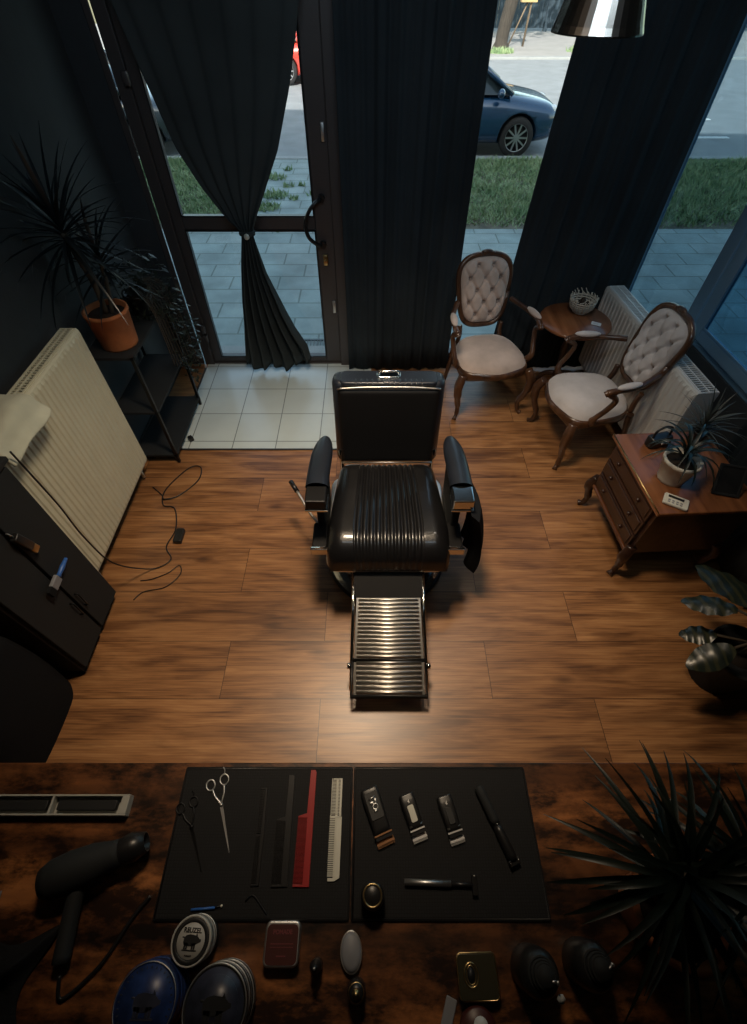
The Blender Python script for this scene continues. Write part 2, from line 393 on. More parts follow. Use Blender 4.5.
    def build(s, name, m, parent=None, bevel=0, sub=0, solid=0, loc=None, rot=None, seg=2):
        me = bpy.data.meshes.new(name); me.from_pydata(s.v, [], s.f); me.update()
        me.polygons.foreach_set('use_smooth', s.sm)
        o = bpy.data.objects.new(name, me); COL.objects.link(o)
        me.materials.append(M[m] if isinstance(m, str) else m)
        if solid: q = o.modifiers.new('Solidify', 'SOLIDIFY'); q.thickness = solid; q.offset = 0
        if bevel: q = o.modifiers.new('Bevel', 'BEVEL'); q.width = bevel; q.segments = seg; q.limit_method = 'ANGLE'
        if sub: q = o.modifiers.new('Subdivision', 'SUBSURF'); q.levels = sub; q.render_levels = sub
        if parent: o.parent = parent
        if loc: o.location = loc
        if rot: o.rotation_euler = rot
        return o

def tag(o, label=None, cat=None, group=None, kind=None):
    if label: o['label'] = label
    if cat: o['category'] = cat
    if group: o['group'] = group
    if kind: o['kind'] = kind
    return o
def empty(name, loc, rz=0, label=None, cat=None, group=None, kind=None, rot=None):
    o = bpy.data.objects.new(name, None); COL.objects.link(o)
    o.location = loc; o.rotation_euler = rot if rot else (0, 0, rz); o.empty_display_size = .1
    return tag(o, label, cat, group, kind)
def copy_tree(o, parent=None):
    c = o.copy(); COL.objects.link(c); c.parent = parent
    for ch in [q for q in bpy.data.objects if q.parent == o]:
        copy_tree(ch, c)
    return c
def bez(pts, n=8):
    """smooth (Catmull-Rom) path through points"""
    P = [Vector(p) for p in pts]; o = []
    for i in range(len(P)-1):
        p0 = P[max(i-1, 0)]; p1 = P[i]; p2 = P[i+1]; p3 = P[min(i+2, len(P)-1)]
        for k in range(n):
            t = k/n
            o.append(.5*((2*p1)+(p2-p0)*t+(2*p0-5*p1+4*p2-p3)*t*t+(3*p1-p0-3*p2+p3)*t**3))
    o.append(P[-1]); return o
def lerp_tab(tab, x):
    for (a, b), (c, d) in zip(tab, tab[1:]):
        if x <= c or (c, d) == tab[-1]:
            t = max(0, min(1, (x-a)/(c-a))); return b+(d-b)*t
    return tab[-1][1]
def text(name, body, size, m, parent, loc, rot=(0, 0, 0), ext=.0004):
    cu = bpy.data.curves.new(name, 'FONT'); cu.body = body; cu.size = size; cu.extrude = ext; cu.offset = size*.035; cu.align_x = 'CENTER'; cu.align_y = 'CENTER'
    t = bpy.data.objects.new(name, cu); COL.objects.link(t)
    dg = bpy.context.evaluated_depsgraph_get(); me = bpy.data.meshes.new_from_object(t.evaluated_get(dg))
    bpy.data.objects.remove(t); o = bpy.data.objects.new(name, me); COL.objects.link(o)
    me.materials.clear(); me.materials.append(M[m]); o.parent = parent; o.location = loc; o.rotation_euler = rot
    return o

# ------------------------------------------------------------------ camera
cam = bpy.data.cameras.new('camera'); co = bpy.data.objects.new('camera', cam); COL.objects.link(co)
co.location = (0, 0, 2.25); co.rotation_euler = (R(90-51.1), 0, 0)
cam.sensor_fit = 'VERTICAL'; cam.sensor_height = 36; cam.sensor_width = 24; cam.lens = 462/1024*36; cam.clip_start = .02; cam.clip_end = 300
sc.camera = co

# ------------------------------------------------------------------ room shell
S = dict(kind='structure')
tag(MB().box((-1.75, -1.7, -.1), (2.35, 3.42, 0)).build('floor', 'floor'), **S)
tag(MB().box((-1.39, 2.385, 0.0005), (-.02, 3.42, .004)).build('tiled_floor', 'tile'), **S)
tag(MB().box((-1.405, 2.37, 0), (-.02, 2.385, .007)).box((-1.405, 2.385, 0), (-1.39, 3.36, .007)).build('trim_1', 'trim_dark', bevel=.002), **S)
tag(MB().box((-1.75, -1.7, 3.4), (2.6, 3.62, 3.5)).build('ceiling', 'ceiling'), **S)
tag(MB().box((-1.75, -1.7, 0), (-1.62, 3.62, 3.4)).build('wall_left', 'dark_wall'), **S)
tag(MB().box((-1.75, -1.8, 0), (2.6, -1.7, 3.4)).build('wall_front', 'dark_wall'), **S)
wb = MB()
wb.box((-1.62, 3.42, -.1), (-1.46, 3.445, 3.4)).box((-.19, 3.42, -.1), (.57, 3.62, 3.4)).box((-1.46, 3.42, 3.1), (-.19, 3.62, 3.4)).box((.57, 3.42, 3.1), (1.88, 3.62, 3.4))
wb.box((.57, 3.42, -.1), (1.86, 3.62, .03))
tag(wb.build('wall_back', 'dark_wall'), **S)
tag(MB().box((-1.618, -1.7, 0), (-1.605, 3.4, .08)).build('baseboard_left', 'black_satin', bevel=.003), **S)
# right wall: runs from the far corner towards the camera, four degrees off square
WR = dict(loc=(1.87, 3.46, 0), rot=(0, 0, R(4)))
wr = MB().box((0, -5.4, -.1), (.05, -.74, .70)).box((0, -.74, -.1), (.05, -.02, .50)).box((0, -5.4, 2.3), (.05, -.74, 3.4)).box((0, -.74, 3.1), (.05, -.02, 3.4)).box((0, -5.4, .70), (.05, -1.75, 2.3))
tag(wr.build('wall_right', 'dark_wall', **WR), **S)
w2 = tag(MB().box((.01, -.74, .50), (.04, -.72, 3.1)).box((.01, -.04, .50), (.04, -.02, 3.1)).box((.01, -.72, .50), (.04, -.04, .515)).box((.01, -.72, 3.04), (.04, -.04, 3.1)).build('window_2', 'alu_blue', bevel=.006, **WR), **S)
MB().box((.022, -.72, .515), (.028, -.04, 3.04)).build('pane', 'glass_blue', w2)
w3 = MB()
w3.box((.0, -.83, .70), (.04, -.74, 2.3))
w3.box((.005, -1.75, .70), (.04, -1.68, 2.3)).box((.005, -1.68, .70), (.04, -.83, .74)).box((.005, -1.68, 2.24), (.04, -.83, 2.3))
w3 = tag(w3.build('window_3', 'alu_blue', bevel=.008, **WR), **S)
MB().box((-.012, -1.66, .745), (.03, -1.58, 2.235)).box((-.012, -.93, .745), (.03, -.85, 2.235)).box((-.012, -1.58, .745), (.03, -.93, .82)).box((-.012, -1.58, 2.16), (.03, -.93, 2.235)).build('casement_frame', 'alu_blue', w3, bevel=.008)
MB().box((-.017, -1.575, .825), (-.012, -1.565, 2.155)).box((-.017, -.945, .825), (-.012, -.935, 2.155)).box((-.017, -1.565, .825), (-.012, -.945, .835)).build('glazing_bead', 'alu_blue', w3)
MB().box((.008, -1.58, .82), (.014, -.93, 2.16)).build('pane', 'glass_dark', w3)
# window_1: tall shop window between the curtains
w1 = tag(MB().box((.57, 3.46, .03), (.62, 3.54, 3.1)).box((1.82, 3.46, .03), (1.86, 3.50, 3.1)).box((.62, 3.46, .03), (1.82, 3.54, .08)).box((.62, 3.46, 3.04), (1.82, 3.54, 3.1)).build('window_1', 'alu', bevel=.005), **S)
MB().box((.62, 3.496, .08), (1.82, 3.504, 3.04)).build('pane', 'glass', w1)
# door
d1 = MB().box((-1.46, 3.42, 0), (-1.424, 3.435, 3.1)).box((-1.41, 3.41, 0), (-1.335, 3.50, 3.1)).box((-.27, 3.40, 0), (-.19, 3.50, 3.1)).box((-1.335, 3.40, 2.34), (-.27, 3.50, 2.42)).box((-1.335, 3.42, 0), (-.27, 3.52, .018))
d1 = tag(d1.build('door_1', 'alu', bevel=.004), **S)
MB().box((-1.335, 3.455, 2.42), (-.27, 3.461, 3.1)).build('transom_pane', 'glass', d1)
leaf = MB().box((-1.335, 3.43, .02), (-1.27, 3.49, 2.34)).box((-.39, 3.43, .02), (-.27, 3.49, 2.34)).box((-1.27, 3.43, .02), (-.39, 3.49, .065)).box((-1.27, 3.43, 2.26), (-.39, 3.49, 2.34)).box((-1.27, 3.43, 1.02), (-.39, 3.49, 1.10)).build('door_leaf', 'alu', d1, bevel=.006)
MB().box((-1.27, 3.455, .065), (-.39, 3.461, 1.02)).build('pane', 'glass', leaf)
MB().box((-1.27, 3.455, 1.10), (-.39, 3.461, 2.26)).build('pane', 'glass', leaf)
# bright glazing beads round the panes
for z0, z1 in ((.065, 1.02), (1.10, 2.26)):
    MB().box((-1.27, 3.425, z0), (-1.262, 3.445, z1)).box((-.398, 3.425, z0), (-.39, 3.445, z1)).box((-1.262, 3.425, z0), (-.398, 3.445, z0+.008)).box((-1.262, 3.425, z1-.008), (-.398, 3.445, z1)).build('glazing_bead', 'black_plastic', leaf)
MB().box((-1.45, 3.442, .0), (-1.41, 3.446, 3.1)).build('side_pane', 'glass', d1)
hb = MB().tube(bez([(-.335, 3.425, 1.21), (-.355, 3.385, 1.205), (-.41, 3.365, 1.16), (-.445, 3.36, 1.08), (-.43, 3.362, 1.0), (-.375, 3.385, .945), (-.345, 3.425, .935)], 6), .013, 10)
hb.build('door_handle', 'black_plastic', leaf)
MB().tube([(-.335, 3.43, 1.21), (-.335, 3.40, 1.21)], .022, 12).tube([(-.345, 3.43, .935), (-.345, 3.40, .935)], .022, 12).build('handle_mount', 'black_plastic', leaf)
MB().rbox((-.352, 3.405, .80), (-.318, 3.43, .87), .008).tube([(-.335, 3.405, .835), (-.335, 3.38, .835)], .010, 10).build('lock', 'brass', leaf)
for z in (.22, .30, 1.75): MB().rbox((-1.352, 3.37, z), (-1.318, 3.40, z+.06), .008).build('hinge', 'alu', d1)
for z in (.45, 1.5): MB().rbox((-.31, 3.41, z), (-.285, 3.43, z+.09), .006).build('latch_plate', 'steel', leaf)

# building above and left of the shop (shades the pavement)
tag(MB().box((-14, -6, 3.52), (2.4, 3.64, 7.6)).build('upper_storeys', 'facade'), **S)
tag(MB().box((-14, 3.2, -.12), (-1.76, 3.46, 3.52)).build('shop_facade', 'facade'), **S)
tag(MB().box((2.62, -9, -.12), (22, -1.0, 9.6)).build('added_shade_block', 'facade'), **S)  # unseen block added to keep the sun off the right-hand pavement

# ------------------------------------------------------------------ street
G = -.12
tag(MB().box((-16, 3.42, G-.2), (24, 6.65, G)).box((1.9, -8, G-.2), (24, 3.42, G)).box((-1.78, 6.65, G-.2), (.9, 9.72, G-.003)).build('sidewalk', 'pave'), **S)
tag(MB().box((-16, 9.86, G-.2), (24, 20.6, G-.05)).build('road', 'asphalt'), **S)
tag(MB().box((-16, 9.70, G-.2), (24, 9.86, G+.01)).box((-16, 20.6, G-.2), (24, 20.75, G+.01)).build('kerb', 'kerb', bevel=.01), **S)
tag(MB().box((-16, 20.75, G-.2), (24, 30, G)).build('far_pavement', 'verge'), **S)
tag(MB().box((-16, 6.65, G-.2), (-1.78, 9.70, G-.01)).box((.9, 6.65, G-.2), (24, 9.70, G-.01)).build('verge_soil', 'earth'), **S)
ln = MB()
for k in range(0, 6): ln.box((6.0+k*2.6, 11.25, G-.05), (6.9+k*2.6, 11.37, G-.045))
for k in range(0, 4): ln.box((6.2+k*4, 12.7, G-.05), (7.2+k*4, 12.82, G-.045))
tag(ln.build('road_marking', 'line'), **S)
import numpy as np
def blades(regions, n, h, seed):
    rng = np.random.default_rng(seed); V = []; F = []
    tot = sum(r[4] for r in regions)
    for (x0, x1, y0, y1, w) in regions:
        k = int(n*w/tot)
        x = rng.uniform(x0, x1, k); y = rng.uniform(y0, y1, k)
        edge = .10*np.sin(x*5)+.06*np.sin(x*13+1)+rng.normal(0, .10, k)
        keep = (y > 6.72+np.abs(edge)*1.4) & (y < 9.70) | (rng.random(k) < .02)
        x, y = x[keep], y[keep]; k = len(x)
        patch = .5+.5*np.sin(x*2.1+1.3*np.sin(y*3))*np.cos(y*2.7+x)
        a = rng.uniform(0, 2*PI, k); hh = h*rng.uniform(.4, 1.2, k)*(.6+.6*patch); w_ = .009
        lean = rng.normal(0, .035, (k, 2))
        p0 = np.stack([x-np.cos(a)*w_, y-np.sin(a)*w_, np.full(k, G-.012)], 1); p1 = np.stack([x+np.cos(a)*w_, y+np.sin(a)*w_, np.full(k, G-.012)], 1)
        p2 = np.stack([x+lean[:, 0], y+lean[:, 1], G-.012+hh], 1)
        b = len(V)*0+sum(len(q) for q in V)
        V.append(np.stack([p0, p1, p2], 1).reshape(-1, 3)); F.append(np.arange(k*3).reshape(-1, 3)+b)
    V = np.concatenate(V); F = np.concatenate(F)
    me = bpy.data.meshes.new('grass'); me.from_pydata(V.tolist(), [], F.tolist()); me.materials.append(M['grass']); me.update()
    o = bpy.data.objects.new('grass', me); COL.objects.link(o); return o
tag(blades([(-5.5, -1.80, 6.6, 9.85, 1.0)], 26000, .075, 3), 'short green grass verge seen through the left of the glass door', 'grass', kind='stuff')
tag(blades([(.95, 10.5, 6.6, 9.85, 1.0)], 62000, .075, 4), 'short green grass verge between paving and kerb beyond the tall windows', 'grass', kind='stuff')
def weeds():
    rng = random.Random(4); mb = MB()
    for (cx, cy, r, n) in [(-1.50, 7.4, .15, 120), (-1.45, 7.9, .17, 150), (-1.15, 7.75, .06, 30), (-1.3, 8.3, .07, 30), (-1.1, 8.35, .05, 20), (-1.52, 8.7, .13, 80), (-1.25, 6.65, .12, 60), (-1.4, 9.1, .06, 20), (-.9, 7.9, .06, 20)]:
        for _ in range(n):
            a = rng.uniform(0, 2*PI); q = r*math.sqrt(rng.random()); x = cx+q*math.cos(a)*1.2; y = cy+q*math.sin(a); b = rng.uniform(0, PI); w = .014
            mb.add([(x-w*math.cos(b), y-w*math.sin(b), G), (x+w*math.cos(b), y+w*math.sin(b), G), (x+rng.gauss(0, .03), y+rng.gauss(0, .03), G+rng.uniform(.03, .08))], [(0, 1, 2)])
    return mb.build('weeds', 'grass')
tag(weeds(), 'straggling weeds in the cracked paving seen through the door', 'weeds', kind='stuff')
g = MB(); g.box((-.74, 3.70, G+.0), (-.42, 3.72, G+.012)).box((-.74, 3.98, G), (-.42, 4.0, G+.012)).box((-.74, 3.72, G), (-.72, 3.98, G+.012)).box((-.44, 3.72, G), (-.42, 3.98, G+.012))
for k in range(9): g.box((-.71+k*.03, 3.72, G+.001), (-.70+k*.03, 3.98, G+.01))
tag(g.build('drain_grate', 'grate'), 'small grey metal grate in the paving outside the door', 'grate')
# shops' door step slab
tag(MB().box((-1.46, 3.56, G), (-.19, 3.74, -.02)).build('door_step', 'kerb', bevel=.01), **S)

# ------------------------------------------------------------------ cars (length along x, nose at +x, near side at -y)
def make_car(paint, label):
    r = empty('car', (0, 0, 0), 0, label, 'car')
    st = [(-4.2, .40, .75, .62), (-4.12, .28, .86, .78), (-3.8, .2, .94, .86), (-3.2, .18, 1.0, .90), (-2.2, .18, 1.0, .91), (-1.35, .18, 1.0, .91), (-1.0, .18, .97, .90), (-.55, .19, .90, .87), (-.2, .22, .84, .80), (-.05, .26, .76, .70), (0, .34, .66, .58)]
    mb = MB(); rings = []
    for x, zb, zt, w in st:
        o = []
        for k in range(20):
            t = 2*PI*k/20; cx, cz = math.cos(t), math.sin(t)
            ex = .42 if cz > 0 else .3
            px = math.copysign(abs(cx)**ex, cx)*w; zc = (zb+zt)/2+.05; hz = (zt-zc) if cz > 0 else (zc-zb)
            o.append((x, px+.92, zc+math.copysign(abs(cz)**(.8 if cz > 0 else .5), cz)*hz))
        rings.append(o)
    vs = [p for q in rings for p in q]; n = 20; fs = [(i*n+k, (i+1)*n+k, (i+1)*n+(k+1)%n, i*n+(k+1)%n) for i in range(len(rings)-1) for k in range(n)]
    fs += [tuple(range(n)), tuple(range((len(rings)-1)*n, len(rings)*n))[::-1]]
    mb.add(vs, fs, True)
    body = mb.build('body', paint, r, sub=2)
    cut = MB()
    for wx in (-.80, -3.40):
        for y in (-.1, 1.62): cut.tube([(wx, y, .33), (wx, y+.34, .33)], .375, 32)
    cutter = cut.build('cutter', 'tyre')
    bm = body.modifiers.new('b', 'BOOLEAN'); bm.object = cutter; bm.operation = 'DIFFERENCE'; bm.solver = 'EXACT'
    bpy.context.view_layer.update()
    dg = bpy.context.evaluated_depsgraph_get(); me = bpy.data.meshes.new_from_object(body.evaluated_get(dg))
    body.modifiers.clear(); body.data = me; bpy.data.objects.remove(cutter)
    me.materials.clear(); me.materials.append(M[paint]); me.polygons.foreach_set('material_index', [0]*len(me.polygons)); me.polygons.foreach_set('use_smooth', [True]*len(me.polygons))
    # greenhouse
    gh = MB(); a = [(-4.0, .93, .70, .93), (-3.6, .95, .66, 1.30), (-3.0, .96, .60, 1.46), (-2.2, .96, .60, 1.49), (-1.75, .96, .62, 1.42), (-1.0, .95, .74, .96)]
    vs = []
    for x, zb, w, zt in a:
        vs += [(x, .92-.80, zb), (x, .92-w, zt), (x, .92, zt+.03), (x, .92+w, zt), (x, .92+.80, zb)]
    fs = [(i*5+k, (i+1)*5+k, (i+1)*5+k+1, i*5+k+1) for i in range(5) for k in range(4)]
    gh.add(vs, fs, True); gh.build('windows', 'car_glass', r)
    rf = MB(); vs = []
    for x, zb, w, zt in a[1:5]: vs += [(x, .92-w-.01, zt+.002), (x, .92-w*.5, zt+.035), (x, .92, zt+.045), (x, .92+w*.5, zt+.035), (x, .92+w+.01, zt+.002)]
    rf.add(vs, [(i*5+k, (i+1)*5+k, (i+1)*5+k+1, i*5+k+1) for i in range(3) for k in range(4)], True)
    for s in (-1, 1):
        for (p, q) in (((-1.0, .96), (-1.75, 1.42)), ((-2.35, .96), (-2.35, 1.47)), ((-3.3, .96), (-3.3, 1.40))):
            ws = .79; we = .63
            rf.tube([(p[0], .92+s*ws, p[1]), (q[0], .92+s*we, q[1])], .035, 6)
    rf.build('roof', paint, r, solid=.02)
    for s in (0, 1):
        for wx in (-.80, -3.40):
            y = .05 if s == 0 else 1.59
            w = MB().lathe([(.22, -.10), (.30, -.10), (.325, -.06), (.325, .06), (.30, .10), (.22, .10)], 32, T=Matrix.Translation((wx, y+.1, .325)) @ Matrix.Rotation(R(90), 4, 'X'), cap=False).build('wheel', 'tyre', r)
            rim = MB(); T = Matrix.Translation((wx, y+(.02 if s == 0 else .18), .325)) @ Matrix.Rotation(R(90), 4, 'X')
            rim.torus((0, 0, 0), .222, .012, 32, 6, T); rim.lathe([(.045, -.02), (.04, .02)], 12, T=T)
            for k in range(10):
                rim.box((.03, -.014, -.012), (.22, .014, .012), T @ Matrix.Rotation(2*PI*k/10, 4, 'Z'))
            
            rim.build('rim', 'rim', w)
            MB().lathe([(.0, -.004), (.222, -.004), (.222, .004), (0, .004)], 24, T=T @ Matrix.Translation((0, 0, -.04 if s == 0 else .04)), cap=False).build('brake_disc', 'tyre', w)
    for s, y in ((-1, .92-.56), (1, .92+.56)):
        MB().ell((-.16, y+s*.02, .70), (.17, .10, .085), T=None).build('headlight', 'headlight', r)
        MB().ell((-1.25, .92+s*.96, 1.0), (.07, .11, .07)).build('wing_mirror', paint, r)
        MB().box((-2.5, .92+s*.905, .80), (-2.35, .92+s*.925, .825)).build('door_handle', paint, r, bevel=.004)
    MB().rbox((-.06, .5, .30), (.015, 1.34, .46), .02).build('grille', 'black_plastic', r)
    return r
c1 = make_car('car_blue', 'glossy dark blue car parked at the kerb beyond the tall window'); c1.location = (3.14, 9.90, G-.05)
c2 = make_car('car_grey', 'slate grey car nose seen through the left edge of the glass door'); c2.location = (-3.22, 9.90, G-.05)
c3 = make_car('car_red', 'bright red car parked far off across the road'); c3.location = (-2.88, 17.9, G-.05); c3.rotation_euler = (0, 0, PI)
c3.location = (-2.95, 17.9+.0, G-.05)

for q in (c1, c2, c3): q.scale = (.87, .87, .87)
# tree, posts, fence across the road
def tree(x, y, label, lean=0., s=1.):
    t = empty('street_tree', (x, y, G), 0, label, 'tree', None)
    MB().tube(bez([(0, 0, -.05), (.02, 0, .5), (.1+lean, 0, 2), (.2+lean, .1, 4.2)], 5), [.28*s]*3+[.21*s]*8+[.17*s]*5, 12).build('trunk', 'bark', t)
    b = MB()
    rr = random.Random(x)
    for k in range(7):
        a = k*.9; b.tube(bez([(.18+lean, .1, 3.6+k*.12), (.6*math.cos(a)+.2, .6*math.sin(a), 4.6), (1.5*math.cos(a), 1.5*math.sin(a), 5.4)], 4), [.07]*9, 6)
    b.build('branches', 'bark', t)
    f = MB()
    for _ in range(2600):
        a = rr.uniform(0, 2*PI); q = 2.6*rr.random()**.5; z = 5.2+rr.uniform(-1.2, 1.8)
        p = Vector((q*math.cos(a), q*math.sin(a), z)); n = Vector((rr.gauss(0, 1), rr.gauss(0, 1), rr.gauss(0, 1))).normalized(); u = n.orthogonal().normalized()*.12; v = n.cross(u).normalized()*.08
        f.add([p-u, p-v, p+u, p+v], [(0, 1, 2, 3)])
    f.build('crown', 'treeleaf', t); return t
tree(4.35, 22.3, 'brown tree trunk beyond the road left of the wooden post', .18)
p = empty('signpost', (5.25, 23.0, G), 0, 'thin wooden stake with a small ochre box beside the tree trunk', 'post')
MB().tube([(0, 0, 0), (.12, 0, 2.6)], .035, 8).tube([(-.5, .1, 0), (.08, 0, 1.4)], .025, 8).build('stake', 'post', p)
MB().box((-.32, -.12, 1.05), (.22, .12, 1.5)).build('ochre_box', 'sand', p, bevel=.02)
def fence():
    f = empty('board_fence', (0, 27.2, G), 0, 'dark blue board fence along the far side of the road', 'fence')
    for k in range(8):
        m = MB(); x0 = -9+k*3.2
        for j in range(16): m.box((x0+j*.2, 0, .1), (x0+j*.2+.192, .03, 3.4))
        m.box((x0, .03, .5), (x0+3.2, .08, .6)).box((x0, .03, 2.6), (x0+3.2, .08, 2.7)); m.build('fence_panel', 'fence', f)
        MB().box((x0-.07, -.08, 0), (x0+.05, .1, 3.6)).build('post', 'fence', f)
fence()
def tuft(x, y, r, lab):
    rr = random.Random(int(x*100)); m = MB()
    for _ in range(260):
        a = rr.uniform(0, 2*PI); q = r*math.sqrt(rr.random()); px, py = q*math.cos(a)*1.6, q*math.sin(a); b = rr.uniform(0, PI); w = .03
        m.add([(px-w*math.cos(b), py-w*math.sin(b), 0), (px+w*math.cos(b), py+w*math.sin(b), 0), (px+rr.gauss(0, .04), py+rr.gauss(0, .04), rr.uniform(.05, .16))], [(0, 1, 2)])
    o = m.build('grass_tuft', 'grass'); o.location = (x, y, G); tag(o, lab, 'grass', kind='stuff')
tuft(4.2, 21.55, .28, 'grass at the foot of the tree trunk across the road'); tuft(7.3, 21.8, .5, 'grass patch on the far pavement right of the tree')

# ------------------------------------------------------------------ curtains
def door_curtain():
    r = empty('curtain', (0, 0, 0), 0, 'charcoal curtain gathered by a tie in front of the glass door', 'curtain')
    L_ = [(0.03, -1.03), (.07, -1.03), (.3, -1.0), (.608, -.954), (.85, -.905), (1.0, -.868), (1.057, -.855), (1.12, -.92), (1.30, -1.04), (1.50, -1.135), (1.70, -1.18), (1.85, -1.215), (2.07, -1.26), (2.5, -1.30)]
    R_ = [(0.03, -.50), (.19, -.521), (.533, -.653), (.8, -.74), (1.0, -.777), (1.057, -.785), (1.15, -.74), (1.237, -.69), (1.487, -.551), (1.765, -.443), (1.985, -.377), (2.1, -.35), (2.5, -.30)]
    def f(u, v):
        z = .03+v*3.0; xl, xr = lerp_tab(L_, z), lerp_tab(R_, z); w = xr-xl
        if v < .12:
            z += .05*(1-v/.12)*(.5+.5*math.sin(u*17+1)) + .10*max(0, u-.75)*4*(1-v/.12)
        k = 6
        amp = .006+.045*math.exp(-((z-.40)/.42)**2)
        if abs(z-1.05) < .08: amp = .012
        return (xl+w*u+.012*math.sin(u*k*PI*2)*w, 3.29+amp*math.sin(u*k*2*PI+.6*math.sin(z*3)), z)
    MB().surf(f, 120, 74).build('cloth', 'curtain_tied', r, solid=.003)
    MB().torus((-.82, 3.29, 1.055), .044, .010, 20, 8, Matrix.Translation((-.82, 3.29, 1.055)) @ Matrix.Diagonal((1, .75, 1.6, 1)) @ Matrix.Translation((.82, -3.29, -1.055))).build('tie_band', 'curtain_tied', r)
    MB().ell((-.815, 3.238, 1.05), (.018, .012, .018)).build('tie_button', 'white_plastic', r)
    MB().tube([(-1.42, 3.29, 3.04), (-.2, 3.29, 3.04)], .012, 8).build('curtain_rod', 'black_metal', r)
    return r
door_curtain()
def straight_curtain(label, path, z0, z1, folds, amp, seed, m='curtain', skew=0.):
    r = empty('curtain', (0, 0, 0), 0, label, 'curtain')
    P_ = [Vector((x, y, 0)) for x, y in path]; seg = [(b-a).length for a, b in zip(P_, P_[1:])]; tot = sum(seg); rr = random.Random(seed)
    ph = [rr.uniform(0, 6) for _ in range(4)]
    def f(u, v):
        d = u*tot; i = 0
        while i < len(seg)-1 and d > seg[i]: d -= seg[i]; i += 1
        a, b = P_[i], P_[i+1]; t = (b-a).normalized(); n = Vector((t.y, -t.x, 0)); z = z0+(z1-z0)*v
        q = amp*.55*(.55*math.sin(u*folds*2*PI+ph[0]+.3*math.sin(z+ph[1]))+.3*math.sin(u*folds*1.37*2*PI+ph[2])+.15*math.sin(u*folds*2.9*2*PI+ph[3]))
        p = a+t*d+n*q; return (p.x+skew*(z-.9)*(1-u), p.y, z)
    MB().surf(f, 160, 14).build('cloth', m, r, solid=.003)
    k = MB().tube([(P_[0].x, P_[0].y, z1+.005), (P_[-1].x, P_[-1].y, z1+.005)], .012, 8); k.build('curtain_rod', 'black_metal', r)
    return r
straight_curtain('wide black curtain hanging straight between the door and the first chair', [(-.20, 3.33), (.60, 3.33)], .02, 3.25, 7, .035, 3)
straight_curtain('wide black curtain in the corner behind the round table', [(.97, 3.33), (1.40, 3.34), (1.855, 3.37)], .02, 3.25, 7, .03, 5, skew=.055)
straight_curtain('black curtain at the near end of the blue framed window', [(1.905, 1.84), (1.955, 1.15)], .05, 3.25, 6, .02, 8)

# ------------------------------------------------------------------ radiators
def radiator(label, length, height, depth, m, ribs, name='radiator', gap=.0):
    """front panel faces +x, runs along +y from 0, back against x = -depth"""
    r = empty(name, (0, 0, 0), 0, label, 'radiator')
    p = MB(); n = ribs; vs = []; fs = []
    # front panel with vertical convex ribs
    xs = []
    for i in range(n*6+1):
        u = i/(n*6); k = (i % 6)/6; xs.append((u*length, -.006+.006*(1 if .17 < k < .7 else 0)))
    zs = [(0, -.012), (.012, -.002), (.03, 0), (height-.03, 0), (height-.012, -.002), (height, -.012)]
    for j, (z, dx) in enumerate(zs):
        for (y, rx) in xs:
            flat = 1 if 1 < j < 4 else 0
            vs.append(((rx if flat else -.006)+dx, y, z))
    w = len(xs)
    for j in range(len(zs)-1):
        for i in range(w-1): fs.append((j*w+i, j*w+i+1, (j+1)*w+i+1, (j+1)*w+i))
    p.add(vs, fs, False)
    p.box((-.03, 0, .0), (-.014, length, height-.002))
    p.build('front_panel', m, r)
    MB().box((-depth, .002, .0), (-depth+.014, length-.002, height-.004)).build('back_panel', m, r, bevel=.003)
    for y_ in (0, length-.004): MB().box((-depth+.014, y_, .03), (-.03, y_+.004, height-.001)).build('side_cover', m, r)
    g = MB(); g.box((-.034, .004, height-.006), (-.026, length-.004, height+.001)).box((-depth+.008, .004, height-.006), (-depth+.018, length-.004, height+.001)); ym = (-depth-.02)/2
    g.box((ym-.004, .004, height-.006), (ym+.004, length-.004, height+.001))
    k = 0; y = .012
    while y < length-.012:
        g.box((-depth+.018, y, height-.006), (-.034, y+.006, height)); y += .019
    g.build('top_grille', m, r)
    f = MB(); y = .02
    while y < length-.02: f.box((-depth+.02, y, .05), (-.035, y+.004, height-.03)); y += .03
    f.build('convector_fins', 'rad_dark', r)
    MB().tube([(-depth*.5, .06, .03), (-depth*.5, .06, -.095)], .009, 8).tube([(-depth*.5, length-.06, .03), (-depth*.5, length-.06, -.095)], .009, 8).build('pipe', m, r)
    MB().tube([(-depth*.5, -.035, .05), (-depth*.5, .0, .05)], .016, 12).build('valve', m, r)
    return r
r1 = radiator('tall cream panel radiator on the left wall with a towel over it', .88, .92, .10, 'rad', 26); r1.location = (-1.462, 1.27, .12)
r2 = radiator('low white panel radiator under the blue framed window', 1.24, .60, .14, 'rad_white', 28); r2.scale = (1, 1, 1)
r2.location = (1.645, 3.30, .11); r2.rotation_euler = (0, 0, R(180+4.5))
# towel over the left radiator
def towel_l(u, v):
    s = u*.34-.20        # across x: behind .. over .. front
    y = 1.275+v*.31 - .03*(1-v)*u
    if s < 0: x, z = -1.44+s*1.0+.0, 1.066
    else: x, z = -1.43+s*.42, 1.066-s*.62*(.5+.5*min(1, s/.06))
    c = 1 if v < .85 else math.sqrt(max(0, 1-((v-.85)/.15)**2*.6))
    return (x*1.0 - (1-c)*.03*(s > 0), y, z+.006*math.sin(v*9+u*4)+.004*math.sin(u*15))
tw = MB().surf(towel_l, 24, 24).build('towel', 'towel', solid=.018, sub=1)
tag(tw, 'thick cream towel draped over the near end of the tall radiator', 'towel')

